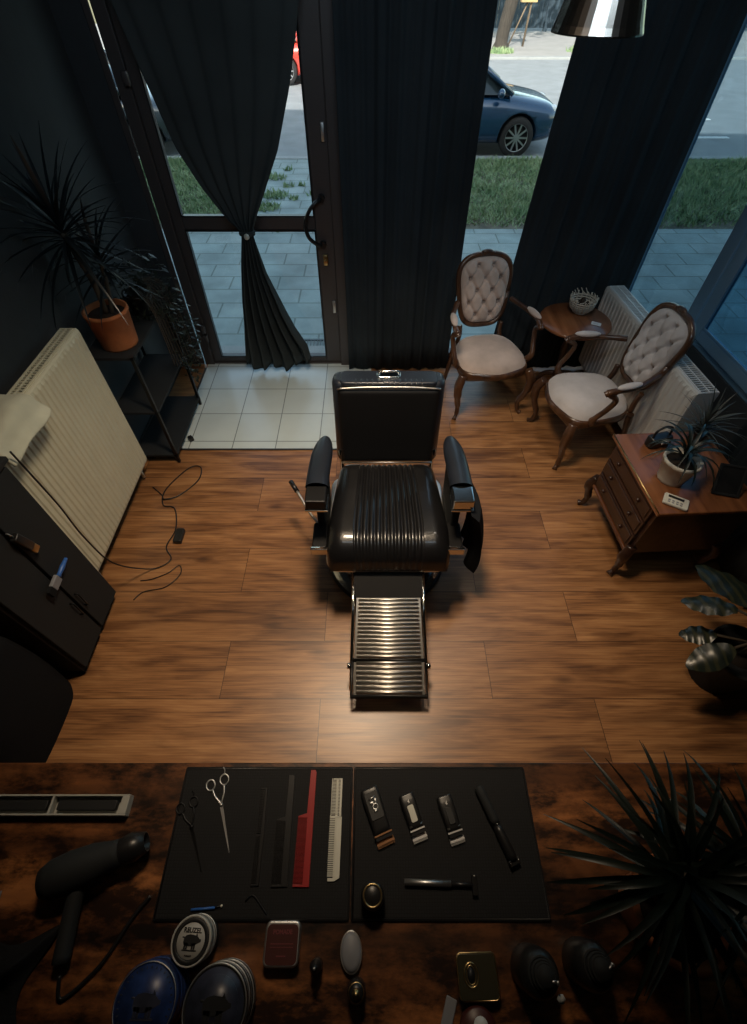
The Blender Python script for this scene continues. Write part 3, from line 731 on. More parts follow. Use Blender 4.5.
# ------------------------------------------------------------------ black cabinet and left side
cb = empty('tool_cabinet', (-1.61, .80, 0), 0, 'tall matt black cabinet in front of the cream radiator', 'cabinet')
MB().box((0, 0, .04), (.215, .43, 1.02)).build('body', 'black_satin', cb, bevel=.004)
MB().box((.01, .01, 0), (.20, .42, .04)).build('plinth', 'black_satin', cb)
MB().box((-.0, -.01, 1.02), (.24, .445, 1.04)).build('top', 'black_satin', cb, bevel=.003)
for i in range(2):
    d = MB().box((.217, .01+i*.212, .06), (.235, .208+i*.212, 1.01)).build('door', 'black_satin', cb, bevel=.003)
    MB().tube([(.235, .19+i*.05, .36), (.25, .19+i*.05, .36), (.25, .19+i*.05, .26), (.235, .19+i*.05, .26)], .004, 6).build('handle', 'black_metal', d)
# tools hanging on the cabinet door
fx = -1.367
cp = empty('hair_clipper', (fx, 1.03, .79), 0, 'small dark clipper with a brass end hanging on the black cabinet', 'clipper', rot=(R(14), 0, 0))
MB().rbox((0, -.018, -.05), (.026, .018, .05), .008).build('body', 'black_plastic', cp)
MB().rbox((.002, -.017, -.085), (.022, .017, -.05), .006).build('blade', 'brass', cp)
MB().tube([(.012, 0, .05), (.012, .0, .075), (.004, 0, .08)], .003, 6).build('hook', 'steel', cp)
br = empty('neck_brush', (fx, 1.03, .53), 0, 'flat brush with a bright blue handle hanging on the black cabinet', 'brush', rot=(R(-85), 0, 0))
MB().tube(bez([(.012, 0, .09), (.012, 0, .05), (.012, 0, 0)], 3), [.007, .008, .009, .012, .010, .009, .012], 8).build('handle', 'blue', br)
MB().box((.004, -.022, -.055), (.020, .022, 0)).build('ferrule', 'grey_plastic', br, bevel=.003)
MB().box((.005, -.021, -.085), (.019, .021, -.055)).build('bristles', 'black_cloth', br)
def sackfn(u, v):
    t = 2*PI*u; z = v*.62; s = (.94+.06*math.sin(v*PI))*(1 if v < .85 else math.sqrt(max(0, 1-((v-.85)/.15)**2)))
    s *= 1+.03*math.sin(5*t+v*4)*(1-v*.5)
    ct, st_ = math.cos(t), math.sin(t)
    return (-1.505+math.copysign(abs(ct)**.6, ct)*.095*s, .56+math.copysign(abs(st_)**.6, st_)*.215*s, z)
tag(MB().surf(sackfn, 48, 24, closed_u=True).build('laundry_sack', 'black_cloth'), 'rounded black fabric sack standing in front of the black cabinet', 'sack')

# cables
def cable(label, pts, r=.004, m='black_plastic', name='power_cable'):
    return tag(MB().tube(bez(pts, 8), r, 6).build(name, m), label, 'cable')
cable('black cable looping down past the radiator onto the floor', [(-1.36, 1.262, 1.046), (-1.352, 1.262, .90), (-1.345, 1.262, .72), (-1.35, 1.262, .5), (-1.33, 1.28, .25), (-1.27, 1.38, .03), (-1.20, 1.42, .005), (-1.17, 1.47, .005), (-1.22, 1.55, .005), (-1.20, 1.68, .005), (-1.25, 1.84, .005), (-1.33, 1.87, .005), (-1.35, 2.0, .005), (-1.25, 2.19, .005), (-1.17, 2.20, .005), (-1.16, 2.08, .005), (-1.25, 1.95, .005), (-1.33, 1.91, .014), (-1.36, 1.95, .005), (-1.44, 2.02, .005)])
cable('thin black cable coiled on the floor beside the black cabinet', [(-1.30, 1.20, .004), (-1.26, 1.25, .004), (-1.15, 1.28, .004), (-1.09, 1.36, .004), (-1.11, 1.42, .004), (-1.16, 1.37, .004), (-1.24, 1.33, .004), (-1.30, 1.32, .004)], .003)
tag(MB().rbox((-1.185, 1.57, .0), (-1.135, 1.67, .03), .01).build('plug_adapter', 'black_plastic'), 'black plug adapter lying among the cables by the radiator', 'plug')
tag(MB().lathe([(.0, 0), (.022, 0), (.022, .03), (.018, .036), (.0, .036)], 4, c=(-1.30, 2.47, .004), smooth=False).build('door_stop', 'black_plastic'), 'small black square door stop on the pale tiles', 'door stop')

# ------------------------------------------------------------------ plant stand, plants on the left
ps = empty('plant_stand', (-1.60, 2.25, 0), 0, 'open black metal rack under the terracotta pot', 'rack'); ps.scale = (1, 1, .94)
for i, (x, y) in enumerate(((0, 0), (.26, 0), (.26, .62), (0, .62))):
    MB().box((x, y, 0), (x+.018, y+.018, .86)).build('post', 'black_metal', ps)
for z in (.06, .44, .84):
    MB().box((.0, .0, z), (.278, .638, z+.018)).build('shelf', 'black_satin', ps, bevel=.002)
def strap_leaf(mb, base, az, el, length, width, droop, n=8, twist=0.):
    d = Vector((math.cos(az), math.sin(az), 0)); p = Vector(base); pts = []; e = el
    for i in range(n+1):
        pts.append(p.copy()); st = length/n; p = p + (d*math.cos(e)+Vector((0, 0, 1))*math.sin(e))*st; e -= droop/n
    side = Vector((-math.sin(az), math.cos(az), 0)); vs = []
    for i, q in enumerate(pts):
        t = i/n; w = width*(.55+.45*math.sin(min(1, t*2.2)*PI/2))*(1-t**2.2)**.9 if t < 1 else 0
        w = max(w, .0006); up = Vector((0, 0, w*.35))
        vs += [q-side*w+up, q, q+side*w+up]
    fs = []
    for i in range(n):
        a = i*3; fs += [(a, a+1, a+4, a+3), (a+1, a+2, a+5, a+4)]
    mb.add(vs, fs, True)
def rosette(n, base, length, width, seed, el=(5, 85), droop=(.5, 1.3), stemh=.1):
    rr = random.Random(seed); mb = MB()
    for k in range(n):
        t = k/n; az = k*2.39996+rr.uniform(-.2, .2); e = R(el[0]+(el[1]-el[0])*t+rr.uniform(-8, 8))
        strap_leaf(mb, (base[0], base[1], base[2]+stemh*t), az, e, length*rr.uniform(.75, 1.15), width*rr.uniform(.8, 1.1), rr.uniform(*droop))
    return mb
def pot(mb, r0, r1, h, n=28):
    return mb.lathe([(0, 0), (r0, 0), (r0*1.01, .01), (r1, h-.02), (r1*1.04, h-.018), (r1*1.04, h), (r1*.93, h), (r1*.90, h-.03), (0, h-.03)], n, cap=False)
pl = empty('potted_dracaena', (-1.44, 2.40, .8075), 0, 'spiky dracaena in an orange terracotta pot on the black rack', 'plant')
pot(MB(), .098, .112, .20).build('pot', 'terracotta', pl)
MB().lathe([(0, 0), (.099, 0), (.099, .004), (0, .008)], 24, c=(0, 0, .170), cap=False).build('soil', 'soil', pl)
MB().tube(bez([(0, 0, .17), (.01, -.01, .35), (-.02, -.02, .58)], 4), .014, 8).tube(bez([(.03, 0, .17), (.05, .03, .3), (.06, .05, .42)], 4), .011, 8).build('stem', 'stem', pl)
MBx = rosette(70, (-.02, -.02, .52), .40, .011, 5, (-35, 80), (.2, .9)); 
# keep the leaves on the room side of the wall
MBx.v = [(max(x, -.165), y, z) for x, y, z in MBx.v]
m2 = rosette(40, (.06, .05, .36), .30, .009, 6, (-30, 75), (.2, .9)); m2.v = [(max(x, -.165), y, z) for x, y, z in m2.v]
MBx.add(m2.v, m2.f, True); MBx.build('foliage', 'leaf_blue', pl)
def bushy(mb, n, c, r, size, seed):
    rr = random.Random(seed)
    for _ in range(n):
        while True:
            p = Vector((rr.uniform(-1, 1), rr.uniform(-1, 1), rr.uniform(-1, 1)))
            if .3 < p.length < 1: break
        p = Vector((c[0]+p.x*r[0], c[1]+p.y*r[1], c[2]+p.z*r[2])); az = rr.uniform(0, 2*PI); d = Vector((math.cos(az), math.sin(az), rr.uniform(-.9, .3))).normalized()
        s = d.cross(Vector((0, 0, 1))).normalized(); l = size*rr.uniform(.6, 1.2)
        mb.add([p, p+d*l*.5+s*l*.26, p+d*l, p+d*l*.5-s*l*.26], [(0, 1, 2, 3)])
    return mb
pb = empty('trailing_plant', (-1.41, 2.74, .8075), 0, 'dark trailing plant with small leaves between the terracotta pot and the door', 'plant')
pot(MB(), .06, .08, .13, 20).build('pot', 'black_plastic', pb)
MB().lathe([(0, 0), (.07, 0), (.0, .006)], 20, c=(0, 0, .102), cap=False).build('soil', 'soil', pb)
m = MB()
for k in range(12):
    a = -1.2+k*.22; m.tube(bez([(0, 0, .10), (.05*math.cos(a), .05*math.sin(a), .18), (.13, .16*math.sin(a), .08), (.145+.03*math.cos(a), .20*math.sin(a), -.25-.02*k)], 4), .0025, 5)
m.v = [(max(x, -.17), y, z) for x, y, z in m.v]; m.build('stem', 'stem', pb)
m = bushy(MB(), 420, (.03, .02, .10), (.20, .26, .24), .045, 3); m.v = [(max(x, -.18), max(-.12, min(y, .5)), max(z, .01)) for x, y, z in m.v]; q = bushy(MB(), 240, (.17, .06, -.2), (.05, .20, .3), .04, 4); q.v = [(max(x, .115), y, z) for x, y, z in q.v]; m.add(q.v, q.f)
m.build('foliage', 'leaf_bushy', pb)

# ------------------------------------------------------------------ barber chair
def barber_chair():
    r = empty('barber_chair', (.07, 1.48, 0), 0, 'big black leather barber chair with ribbed seat and chrome footrest, centre of the floor', 'barber chair')
    MB().lathe([(0, 0), (.315, 0), (.325, .012), (.315, .03), (.25, .045), (.12, .06), (.09, .09), (0, .09)], 48, cap=False, T=Matrix.Translation((0, -.0, 0))).build('base_plate', 'chrome', r)
    MB().torus((0, 0, .012), .318, .014, 48, 8).build('base_rim', 'black_plastic', r)
    MB().lathe([(.085, .08), (.085, .26), (.10, .27), (.10, .30), (0, .30)], 28, cap=False).build('pump_column', 'chrome', r)
    MB().rbox((-.2, -.2, .29), (.2, .2, .34), .02).build('seat_bracket', 'black_metal', r)
    # seat frame and cushion
    MB().rbox((-.285, -.30, .335), (.285, .27, .385), .05).build('seat_frame', 'black_plastic', r)
    MB().rbox((-.297, -.330, .368), (.297, .272, .388), .07, 5).build('seat_trim', 'chrome_worn', r)
    n = 10; wr = .19
    def seat(u, v):
        x = (u-.5)*.58; y = -.335+v*.60
        # outline: front corners rounded
        e = abs(x)/.29; f = (y+.335)/.60
        top = .525
        drop = 0
        if f < .22: q = 1-f/.22; drop += .125*(1-math.sqrt(max(0, 1-q*q)))+.0
        if f > .9: q = (f-.9)/.1; drop += .05*(1-math.sqrt(max(0, 1-q*q)))
        if e > .72: q = (e-.72)/.28; drop += .075*(1-math.sqrt(max(0, 1-q*q)))
        if abs(x) < wr*.84:
            k = (x+wr*.84)/(2*wr*.84)*n; k -= math.floor(k); drop += .018*(1-abs(math.sin(k*PI))**.5)
        xs = 1-.20*max(0, (f-.3))
        return (x*xs*(1-.05*max(0, 1-f/.15)**2), y, max(.39, top-drop+.012*math.sin(f*PI)))
    c = MB().surf(seat, 132, 60)
    # skirt
    def skirt(u, v):
        if u < .25: a = seat(u*4, 0)
        elif u < .5: a = seat(1, (u-.25)*4)
        elif u < .75: a = seat(1-(u-.5)*4, 1)
        else: a = seat(0, 1-(u-.75)*4)
        return (a[0], a[1], a[2]*(1-v)+.387*v)
    c.surf(skirt, 160, 3)
    c.build('seat_cushion', 'leather', r)
    # backrest: front pad, shell, top pad, chrome trim and headrest slot handle
    T = Matrix.Translation((0, .285, .515)) @ Matrix.Rotation(R(-4), 4, 'X')
    MB().rbox((-.262, -.035, .0), (.262, .085, .475), .045, 5, T).build('back_shell', 'leather_blue', r, bevel=0)
    def pad(u, v):
        x = (u-.5)*.47; z = .02+v*.43; e = abs(x)/.235; q = max(0, (e-.85)/.15); g = max(0, (abs(v-.5)*2-.9)/.1)
        return (x, -.036-.016*math.sqrt(max(0, 1-q*q))*math.sqrt(max(0, 1-g*g)), z)
    MB().surf(pad, 60, 40, T=T).build('back_cushion', 'vinyl', r)
    m = MB()
    for k in range(13): m.ell((-.15+k*.025, -.02, .472), (.009, .028, .010), 8, 6, T)
    m.rbox((-.225, -.04, .455), (.225, .07, .480), .03, 4, T); m.build('top_pad', 'leather_blue', r)
    MB().tube([(-.236, -.045, .012), (.236, -.045, .012)], .005, 8, T).tube(bez([(-.236, -.046, .452), (-.1, -.048, .462), (.1, -.048, .462), (.236, -.046, .452)], 4), .004, 8, T).build('back_trim', 'chrome_worn', r)
    MB().rbox((-.055, .0, .478), (.055, .045, .486), .01, 3, T).tube(bez([(-.045, .02, .486), (-.04, .015, .505), (0, .012, .508), (.04, .015, .505), (.045, .02, .486)], 4), .005, 8, T).build('headrest_socket', 'chrome', r)
    for s in (-1, 1):
        MB().tube([(s*.235, .265, .37), (s*.238, .275, .52), (s*.24, .27, .60)], .012, 8).build('back_bracket', 'chrome', r)
        # arm: leather pad, tapered at the rear, upright side panel, chrome front cap
        def arm(u, v):
            t = 2*PI*u; y = -.10+v*.35
            w = .052*(1-max(0, (v-.45)/.55)**2.4)**.5 if v < 1 else .002
            w = max(w, .002); h = .030*(w/.052)**.5
            return (s*.323+w*math.cos(t)+s*-.018*v*v, y, .715+h*math.sin(t)*(1 if math.sin(t) > 0 else .8)-.015*v)
        MB().surf(arm, 20, 24, closed_u=True).build('arm_pad', 'leather_blue', r)
        MB().box((s*.323-.046, -.195, .672), (s*.323+.046, -.102, .728)).build('arm_cap', 'chrome' if s > 0 else 'black_metal', r, bevel=.006)
        MB().box((s*.323-.05, -.20, .662), (s*.323+.05, -.10, .672)).build('arm_trim', 'chrome', r, bevel=.002)
        MB().prism([(-.14, .33), (.15, .33), (.22, .66), (.20, .69), (-.09, .69), (-.13, .60)], -.018, .018, Matrix.Translation((s*.318, 0, 0)) @ Matrix(((0, 0, 1, 0), (1, 0, 0, 0), (0, 1, 0, 0), (0, 0, 0, 1)))).build('arm_side', 'black_satin', r, bevel=.01)
        MB().rbox((s*.318-.04, -.26, .44), (s*.318+.03, -.11, .475), .012).build('side_bracket', 'black_metal', r)
        MB().box((s*.318-.045, -.275, .435), (s*.318+.035, -.258, .478)).build('bracket_cap', 'chrome', r, bevel=.003)
    # leg panel, footrest
    MB().add([(-.175, -.30, .375), (.175, -.30, .375), (.16, -.43, .30), (-.16, -.43, .30), (-.175, -.27, .365), (.175, -.27, .365), (.16, -.41, .275), (-.16, -.41, .275)], [(0, 3, 2, 1), (4, 5, 6, 7), (0, 1, 5, 4), (1, 2, 6, 5), (2, 3, 7, 6), (3, 0, 4, 7)]).build('leg_panel', 'vinyl', r, bevel=.008)
    a, b = Vector((0, -.43, .305)), Vector((0, -.675, .185))
    def plate(name, p, q, w0, w1, nr, m, thick=.012):
        L_ = (q-p).length; d = (q-p).normalized(); X_ = Vector((1, 0, 0)); nrm = X_.cross(d).normalized()
        if nrm.z < 0: nrm = -nrm
        T = Matrix.Translation(p) @ Matrix((( 1, d.x, nrm.x, 0), (0, d.y, nrm.y, 0), (0, d.z, nrm.z, 0), (0, 0, 0, 1)))
        b_ = MB(); b_.add([(-w0, 0, -thick), (w0, 0, -thick), (w1, L_, -thick), (-w1, L_, -thick), (-w0, 0, 0), (w0, 0, 0), (w1, L_, 0), (-w1, L_, 0)], [(0, 3, 2, 1), (4, 5, 6, 7), (0, 1, 5, 4), (1, 2, 6, 5), (2, 3, 7, 6), (3, 0, 4, 7)], False, T)
        for k in range(nr):
            t = (k+.5)/nr; w = (w0+(w1-w0)*t)*.93; y = L_*t
            b_.tube([(-w, y, .0), (w, y, .0)], L_/nr*.36, 8, T)
        return b_.build(name, m, r), T, L_
    plate('footrest_plate', a, b, .150, .158, 15, 'chrome_worn')
    b2 = Vector((0, -.68, .178)); c2 = Vector((0, -.815, .115))
    _, T2, L2 = plate('toe_plate', b2, c2, .160, .160, 7, 'chrome_worn')
    MB().tube([(-.168, 0, -.004), (.168, 0, -.004), (.172, L2+.008, -.004), (-.172, L2+.008, -.004), (-.168, 0, -.004)], .010, 8, T2).build('toe_frame', 'black_metal', r)
    for s in (-1, 1):
        MB().tube([(s*.165, -.33, .35), (s*.166, -.50, .262), (s*.172, -.72, .15), (s*.172, -.80, .118)], .008, 8).build('footrest_rail', 'chrome', r)
        MB().tube([(s*.172, -.70, .16), (s*.19, -.70, .16)], .014, 10).build('hinge_knob', 'chrome', r)
    MB().tube(bez([(-.22, -.04, .30), (-.36, .0, .32), (-.50, .21, .37)], 4), .008, 8).build('pump_lever', 'steel', r)
    MB().tube([(-.485, .185, .365), (-.525, .245, .380)], .013, 10).build('lever_grip', 'black_plastic', r)
    return r
barber_chair()
def tfn(u, v):
    y = -.10+u*.24; z = .66-v*.42
    return (.431+.032*math.sin(v*2.6)+.015*math.sin(u*14+v*3)*v+.025*v, 1.36+y*(1-.15*v)+.02*math.sin(v*5), z+.05*math.sin(u*3)*v)
def tfn2(u, v):
    x, y, z = tfn(u, v); return (x+.035+.02*math.sin(u*PI), y-.02, z-.02)
m = MB().surf(tfn, 24, 20).surf(tfn2, 24, 20)
m.surf(lambda u, v: tuple(Vector(tfn(u, 0))*(1-v)+Vector(tfn2(u, 0))*v), 24, 2).surf(lambda u, v: tuple(Vector(tfn(u, 1))*(1-v)+Vector(tfn2(u, 1))*v), 24, 2)
m.surf(lambda u, v: tuple(Vector(tfn(0, u))*(1-v)+Vector(tfn2(0, u))*v), 20, 2).surf(lambda u, v: tuple(Vector(tfn(1, u))*(1-v)+Vector(tfn2(1, u))*v), 20, 2)
tag(m.build('hand_towel', 'black_cloth'), 'black towel hanging at the right arm of the barber chair', 'towel')

# ------------------------------------------------------------------ salon armchairs
def salon_chair(fabric):
    r = empty('salon_armchair', (0, 0, 0), 0)
    FW, BW, D0, D1 = .265, .205, -.235, .20     # half widths, front y, back y
    def outline(t):            # closed seat outline, t in 0..1
        a = 2*PI*t; c, s = math.cos(a), math.sin(a)
        x = math.copysign(abs(c)**.62, c); y = math.copysign(abs(s)**.62, s)
        w = FW+(BW-FW)*(y+1)/2; yy = (D0+D1)/2+(D1-D0)/2*y
        if y < -.6: yy -= .035*math.cos(x*PI*.5)+.012*math.cos(x*PI*2)*.6
        return x*w, yy
    rail = MB()
    N_ = 64; prof = [(1.0, .335), (1.03, .35), (1.03, .375), (1.0, .392), (.93, .392), (.93, .335)]
    vs = []; fs = []
    for k in range(N_):
        x, y = outline(k/N_); z_s = .012*math.cos(2*PI*k/N_*4)
        for (q, z) in prof: vs.append((x*q, y*q+0, z+(z_s if z < .36 else 0)))
    m_ = len(prof)
    for k in range(N_):
        for j in range(m_): fs.append((k*m_+j, ((k+1) % N_)*m_+j, ((k+1) % N_)*m_+(j+1) % m_, k*m_+(j+1) % m_))
    rail.add(vs, fs, True); rail.build('seat_rail', 'walnut', r)
    def cush(u, v):
        x, y = outline(u); q = 1-v
        k = math.sqrt(max(0, 1-q**4)); return (x*q*.985, y*q*.985, .388+.062*k+.012*(1-q*q))
    MB().surf(cush, 64, 16, closed_u=True).build('seat', fabric, r)
    # legs
    for s in (-1, 1):
        MB().tube(bez([(s*.235, -.215, .37), (s*.262, -.240, .30), (s*.255, -.235, .20), (s*.232, -.205, .10), (s*.236, -.212, .035), (s*.256, -.232, .008)], 5), [.030]*3+[.032]*3+[.028]*4+[.021]*5+[.016]*5+[.013]*4+[.017]*2, 10).build('leg', 'walnut', r)
        MB().tube(bez([(s*.185, .185, .37), (s*.188, .21, .22), (s*.198, .265, .01)], 5), [.022]*4+[.018]*4+[.015]*3, 8).build('leg', 'walnut', r)
        # arm: scroll support, rail and pad
        MB().tube(bez([(s*.245, -.10, .375), (s*.272, -.13, .43), (s*.285, -.08, .51), (s*.29, -.055, .58), (s*.285, -.115, .628), (s*.282, -.135, .622)], 5), [.022]*6+[.017]*12+[.019]*8, 8).build('arm_support', 'walnut', r)
        MB().tube(bez([(s*.284, -.125, .632), (s*.288, -.06, .645), (s*.272, .06, .645), (s*.225, .165, .655), (s*.195, .225, .66)], 5), [.020]*5+[.016]*11+[.018]*5, 8).build('arm_rail', 'walnut', r)
        MB().ell((s*.279, .0, .665), (.024, .085, .017), 12, 8, Matrix.Translation((s*.279, 0, 0)) @ Matrix.Rotation(s*R(9), 4, 'Z') @ Matrix.Translation((-s*.279, 0, 0))).build('arm_pad', fabric, r)
        MB().tube(bez([(s*.165, .19, .37), (s*.150, .205, .44), (s*.155, .215, .50)], 4), .017, 8).build('back_post', 'walnut', r)
    # cartouche back
    B = Matrix.Translation((0, .215, .48)) @ Matrix.Rotation(R(-15), 4, 'X')
    def bo(t, g=1.):
        a = 2*PI*t; c, s = math.cos(a), math.sin(a)
        px = math.copysign(abs(c)**.55, c); pz = math.copysign(abs(s)**.55, s)
        w = .150+.052*(pz+1)/2; 
        return px*w*g, .225+pz*.215*g+(.025*math.cos(px*PI*.5) if pz > .5 else 0)
    pts = [(bo(k/56)[0], 0, bo(k/56)[1]) for k in range(57)]
    MB().tube(pts, .018, 8, B, flat=1.15).build('back_frame', 'walnut', r)
    MB().ell((0, -.012, .475), (.045, .016, .018), 12, 8, B).ell((-.04, -.012, .468), (.022, .012, .011), 8, 6, B).ell((.04, -.012, .468), (.022, .012, .011), 8, 6, B).build('carved_crest', 'walnut', r)
    btn = []
    for j in range(5):
        for i in range(2 if j % 2 == 0 else 3):
            btn.append(((i-(.5 if j % 2 == 0 else 1))*.106, .085+j*.077))
    def tuft_(u, v):
        x, z = bo(u, 1); q = 1-v; cx, cz = 0, .235
        x, z = x*q*.93, cz+(z-cz)*q*.93
        k = math.sqrt(max(0, 1-q**6)); d = .050*k
        for bx, bz in btn:
            rr = math.hypot(x-bx, z-bz); d -= .034*math.exp(-(rr/.017)**2)
            # diamond pleats between neighbouring buttons
        for sx in (-1, 1):
            s_ = (x*sx/.053+(z-.085)/.077+1)/2; f = abs(s_-round(s_))
            d -= .016*math.exp(-(f/.11)**2)*k
        return (x, -d-.002, z)
    m = MB().surf(tuft_, 150, 46, closed_u=True, T=B); m.build('back_cushion', fabric, r)
    for bx, bz in btn:
        if abs(bx) < .13: MB().ell((bx, -.012, bz), (.007, .005, .007), 8, 6, B).build('button', fabric, r)
    MB().surf(lambda u, v: (bo(u, (1-v)*.95)[0], .012, .235+(bo(u, 1)[1]-.235)*(1-v)*.95), 40, 6, closed_u=True, T=B).build('back_lining', 'velvet', r)
    return r
ch1 = salon_chair('velvet_warm_lit'); ch1.location = (.812, 2.965, 0); ch1.rotation_euler = (0, 0, R(9))
tag(ch1, 'tufted beige armchair with carved wooden frame in front of the tall window', 'armchair', 'upholstered salon armchairs')
ch2 = salon_chair('velvet'); ch2.location = (1.412, 2.468, 0); ch2.rotation_euler = (0, 0, R(-82))
tag(ch2, 'tufted pale armchair with carved wooden frame in front of the low white radiator', 'armchair', 'upholstered salon armchairs')

# ------------------------------------------------------------------ round table with basket and card
tb = empty('round_side_table', (1.387, 3.02, -.105), 0, 'round red-brown wooden side table in the corner between the two armchairs', 'table')
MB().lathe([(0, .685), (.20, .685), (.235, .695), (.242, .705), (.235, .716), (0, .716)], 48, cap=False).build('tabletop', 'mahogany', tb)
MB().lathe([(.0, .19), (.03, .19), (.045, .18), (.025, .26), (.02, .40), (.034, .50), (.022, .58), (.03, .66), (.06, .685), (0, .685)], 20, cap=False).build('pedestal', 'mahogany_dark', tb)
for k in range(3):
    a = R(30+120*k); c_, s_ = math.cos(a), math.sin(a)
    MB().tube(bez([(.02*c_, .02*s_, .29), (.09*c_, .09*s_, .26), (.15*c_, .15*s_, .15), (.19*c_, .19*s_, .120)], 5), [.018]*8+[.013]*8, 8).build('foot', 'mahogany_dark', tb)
bk = empty('wicker_bowl', (1.445, 3.13, .612), 0, 'round woven bowl filled with dark cones on the round table', 'bowl')
m = MB()
for j in range(6):
    z = .006+j*.015; q = .05+.036*math.sin(j/5*1.5)
    m.torus((0, 0, z), q, .0055, 28, 6)
for k in range(18):
    a = 2*PI*k/18; m.tube(bez([(.04*math.cos(a), .04*math.sin(a), .004), (.078*math.cos(a), .078*math.sin(a), .038), (.089*math.cos(a), .089*math.sin(a), .095+.006*(k % 3))], 3), .005, 5)
for k in range(26):
    a = k*2.4; m.tube([(.086*math.cos(a), .086*math.sin(a), .08), (.086*math.cos(a+.35)*1.04, .086*math.sin(a+.35)*1.04, .10+.008*(k % 4))], .003, 4)
m.lathe([(0, .0), (.045, .0), (.045, .004), (0, .004)], 20, cap=False); m.build('basketry', 'wick', bk)
for i, (x, y, z) in enumerate(((0.03, 0, .055), (-.032, .012, .052), (.0, -.034, .06), (0.005, .036, .056), (.0, .0, .083))):
    co_ = MB(); 
    for j in range(6):
        co_.lathe([(.0, 0), (.021-.0028*j, 0), (.024-.003*j, .004), (.0, .008)], 9, c=(x, y, z-.018+j*.006), cap=False)
    tag(co_.build('pine_cone', 'cone', loc=(1.445, 3.13, .612)), 'small dark cone lying in the woven bowl', 'cone', 'cones in the woven bowl')
cd = tag(MB().rbox((-.032, -.022, 0), (.032, .022, .003), .004).build('business_card', 'paper', loc=(1.51, 2.96, .612), rot=(0, 0, R(-28))), 'small white card on the round table beside the woven bowl', 'card')
MB().box((-.02, -.008, .003), (.015, -.005, .0034)).box((-.02, .002, .003), (.008, .005, .0034)).build('print', 'grey_plastic', cd)

# ------------------------------------------------------------------ chest by the right wall
sb = empty('chest_of_drawers', (1.343, 1.36, 0), R(3), 'low red-brown chest of drawers on curved legs against the right wall', 'chest')
W_, L_ = .50, .53
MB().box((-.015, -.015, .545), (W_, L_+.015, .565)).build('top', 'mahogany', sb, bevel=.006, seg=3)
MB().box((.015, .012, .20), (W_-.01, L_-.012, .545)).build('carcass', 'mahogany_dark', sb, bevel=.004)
MB().tube([(-.012, -.012, .566), (-.012, L_+.012, .566)], .004, 6).build('edge_moulding', 'brass', sb)
for k in range(3):
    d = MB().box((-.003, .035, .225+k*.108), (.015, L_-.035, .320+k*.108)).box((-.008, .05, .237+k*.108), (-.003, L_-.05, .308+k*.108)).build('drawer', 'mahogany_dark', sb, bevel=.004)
    for yy in (.14, L_-.14): MB().ell((-.014, yy, .272+k*.108), (.010, .012, .012)).build('knob', 'mahogany_dark', d)
MB().box((-.010, .012, .195), (.02, L_-.012, .215)).build('apron', 'mahogany', sb, bevel=.005)
for (x, y, sx, sy) in ((.015, .02, -1, -1), (.015, L_-.02, -1, 1), (W_-.03, .02, 1, -1), (W_-.03, L_-.02, 1, 1)):
    MB().tube(bez([(x, y, .25), (x+sx*.022, y+sy*.015, .18), (x+sx*.006, y+sy*.004, .09), (x+sx*.012, y+sy*.006, .03), (x+sx*.035, y+sy*.018, .012)], 5), [.028]*4+[.030]*3+[.022]*4+[.016]*4+[.014]*3+[.019]*3, 10).build('leg', 'mahogany_dark', sb)
CT = .567
pp = empty('potted_spider_plant', (1.475, 1.575, CT), 0, 'arching dark-leaved plant in an off-white pot on the chest', 'plant')
TT = Matrix.Rotation(R(0), 4, 'Y')
pot(MB(), .062, .084, .135).build('pot', 'white_pot', pp)
MB().lathe([(0, 0), (.072, 0), (0, .008)], 20, c=(0, 0, .106), cap=False).build('soil', 'soil', pp)
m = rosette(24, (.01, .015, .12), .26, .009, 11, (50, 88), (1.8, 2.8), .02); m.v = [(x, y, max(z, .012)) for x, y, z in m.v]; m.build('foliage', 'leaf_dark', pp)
pg = empty('grey_leaved_plant', (1.72, 1.86, CT), 0, 'thin grey-leaved plant at the wall end of the chest', 'plant')
pot(MB(), .035, .045, .07, 18).build('pot', 'black_plastic', pg)
MB().lathe([(0, 0), (.038, 0), (0, .006)], 16, c=(0, 0, .045), cap=False).build('soil', 'soil', pg)
m = rosette(46, (0, 0, .06), .20, .006, 12, (5, 85), (.3, 1.0), .05); m.v = [(min(x, .17), y, z) for x, y, z in m.v]; m.build('foliage', 'leaf_grey', pg)
cl = empty('card_reader', (1.435, 1.415, CT), 0, 'white rectangular card reader with dark display on the chest', 'card reader', rot=(0, 0, R(-32)))
MB().rbox((-.055, -.036, 0), (.055, .036, .014), .008).build('body', 'white_plastic', cl)
MB().box((-.038, .008, .014), (.032, .024, .0155)).build('display', 'ink', cl, bevel=.001)
m = MB()
for i in range(4):
    for j in range(2): m.box((-.035+i*.018, -.026+j*.013, .014), (-.025+i*.018, -.018+j*.013, .0148))
m.build('keys', 'grey_plastic', cl)
hb_ = empty('handbag', (1.50, 1.82, CT), R(15), 'small black bag with arched handle and white tag behind the white pot', 'bag')
MB().rbox((-.065, -.03, 0), (.065, .03, .06), .02).build('body', 'black_plastic', hb_, bevel=0)
MB().tube(bez([(-.05, 0, .055), (-.045, 0, .10), (0, 0, .12), (.045, 0, .10), (.05, 0, .055)], 5), .006, 8).build('handle', 'black_plastic', hb_)
MB().box((-.01, -.036, .03), (.03, -.031, .05)).build('tag', 'paper', hb_)
pf = empty('picture_frame', (1.69, 1.46, CT), 0, 'small black frame standing beside the off-white pot', 'frame', rot=(R(-38), 0, R(-15)))
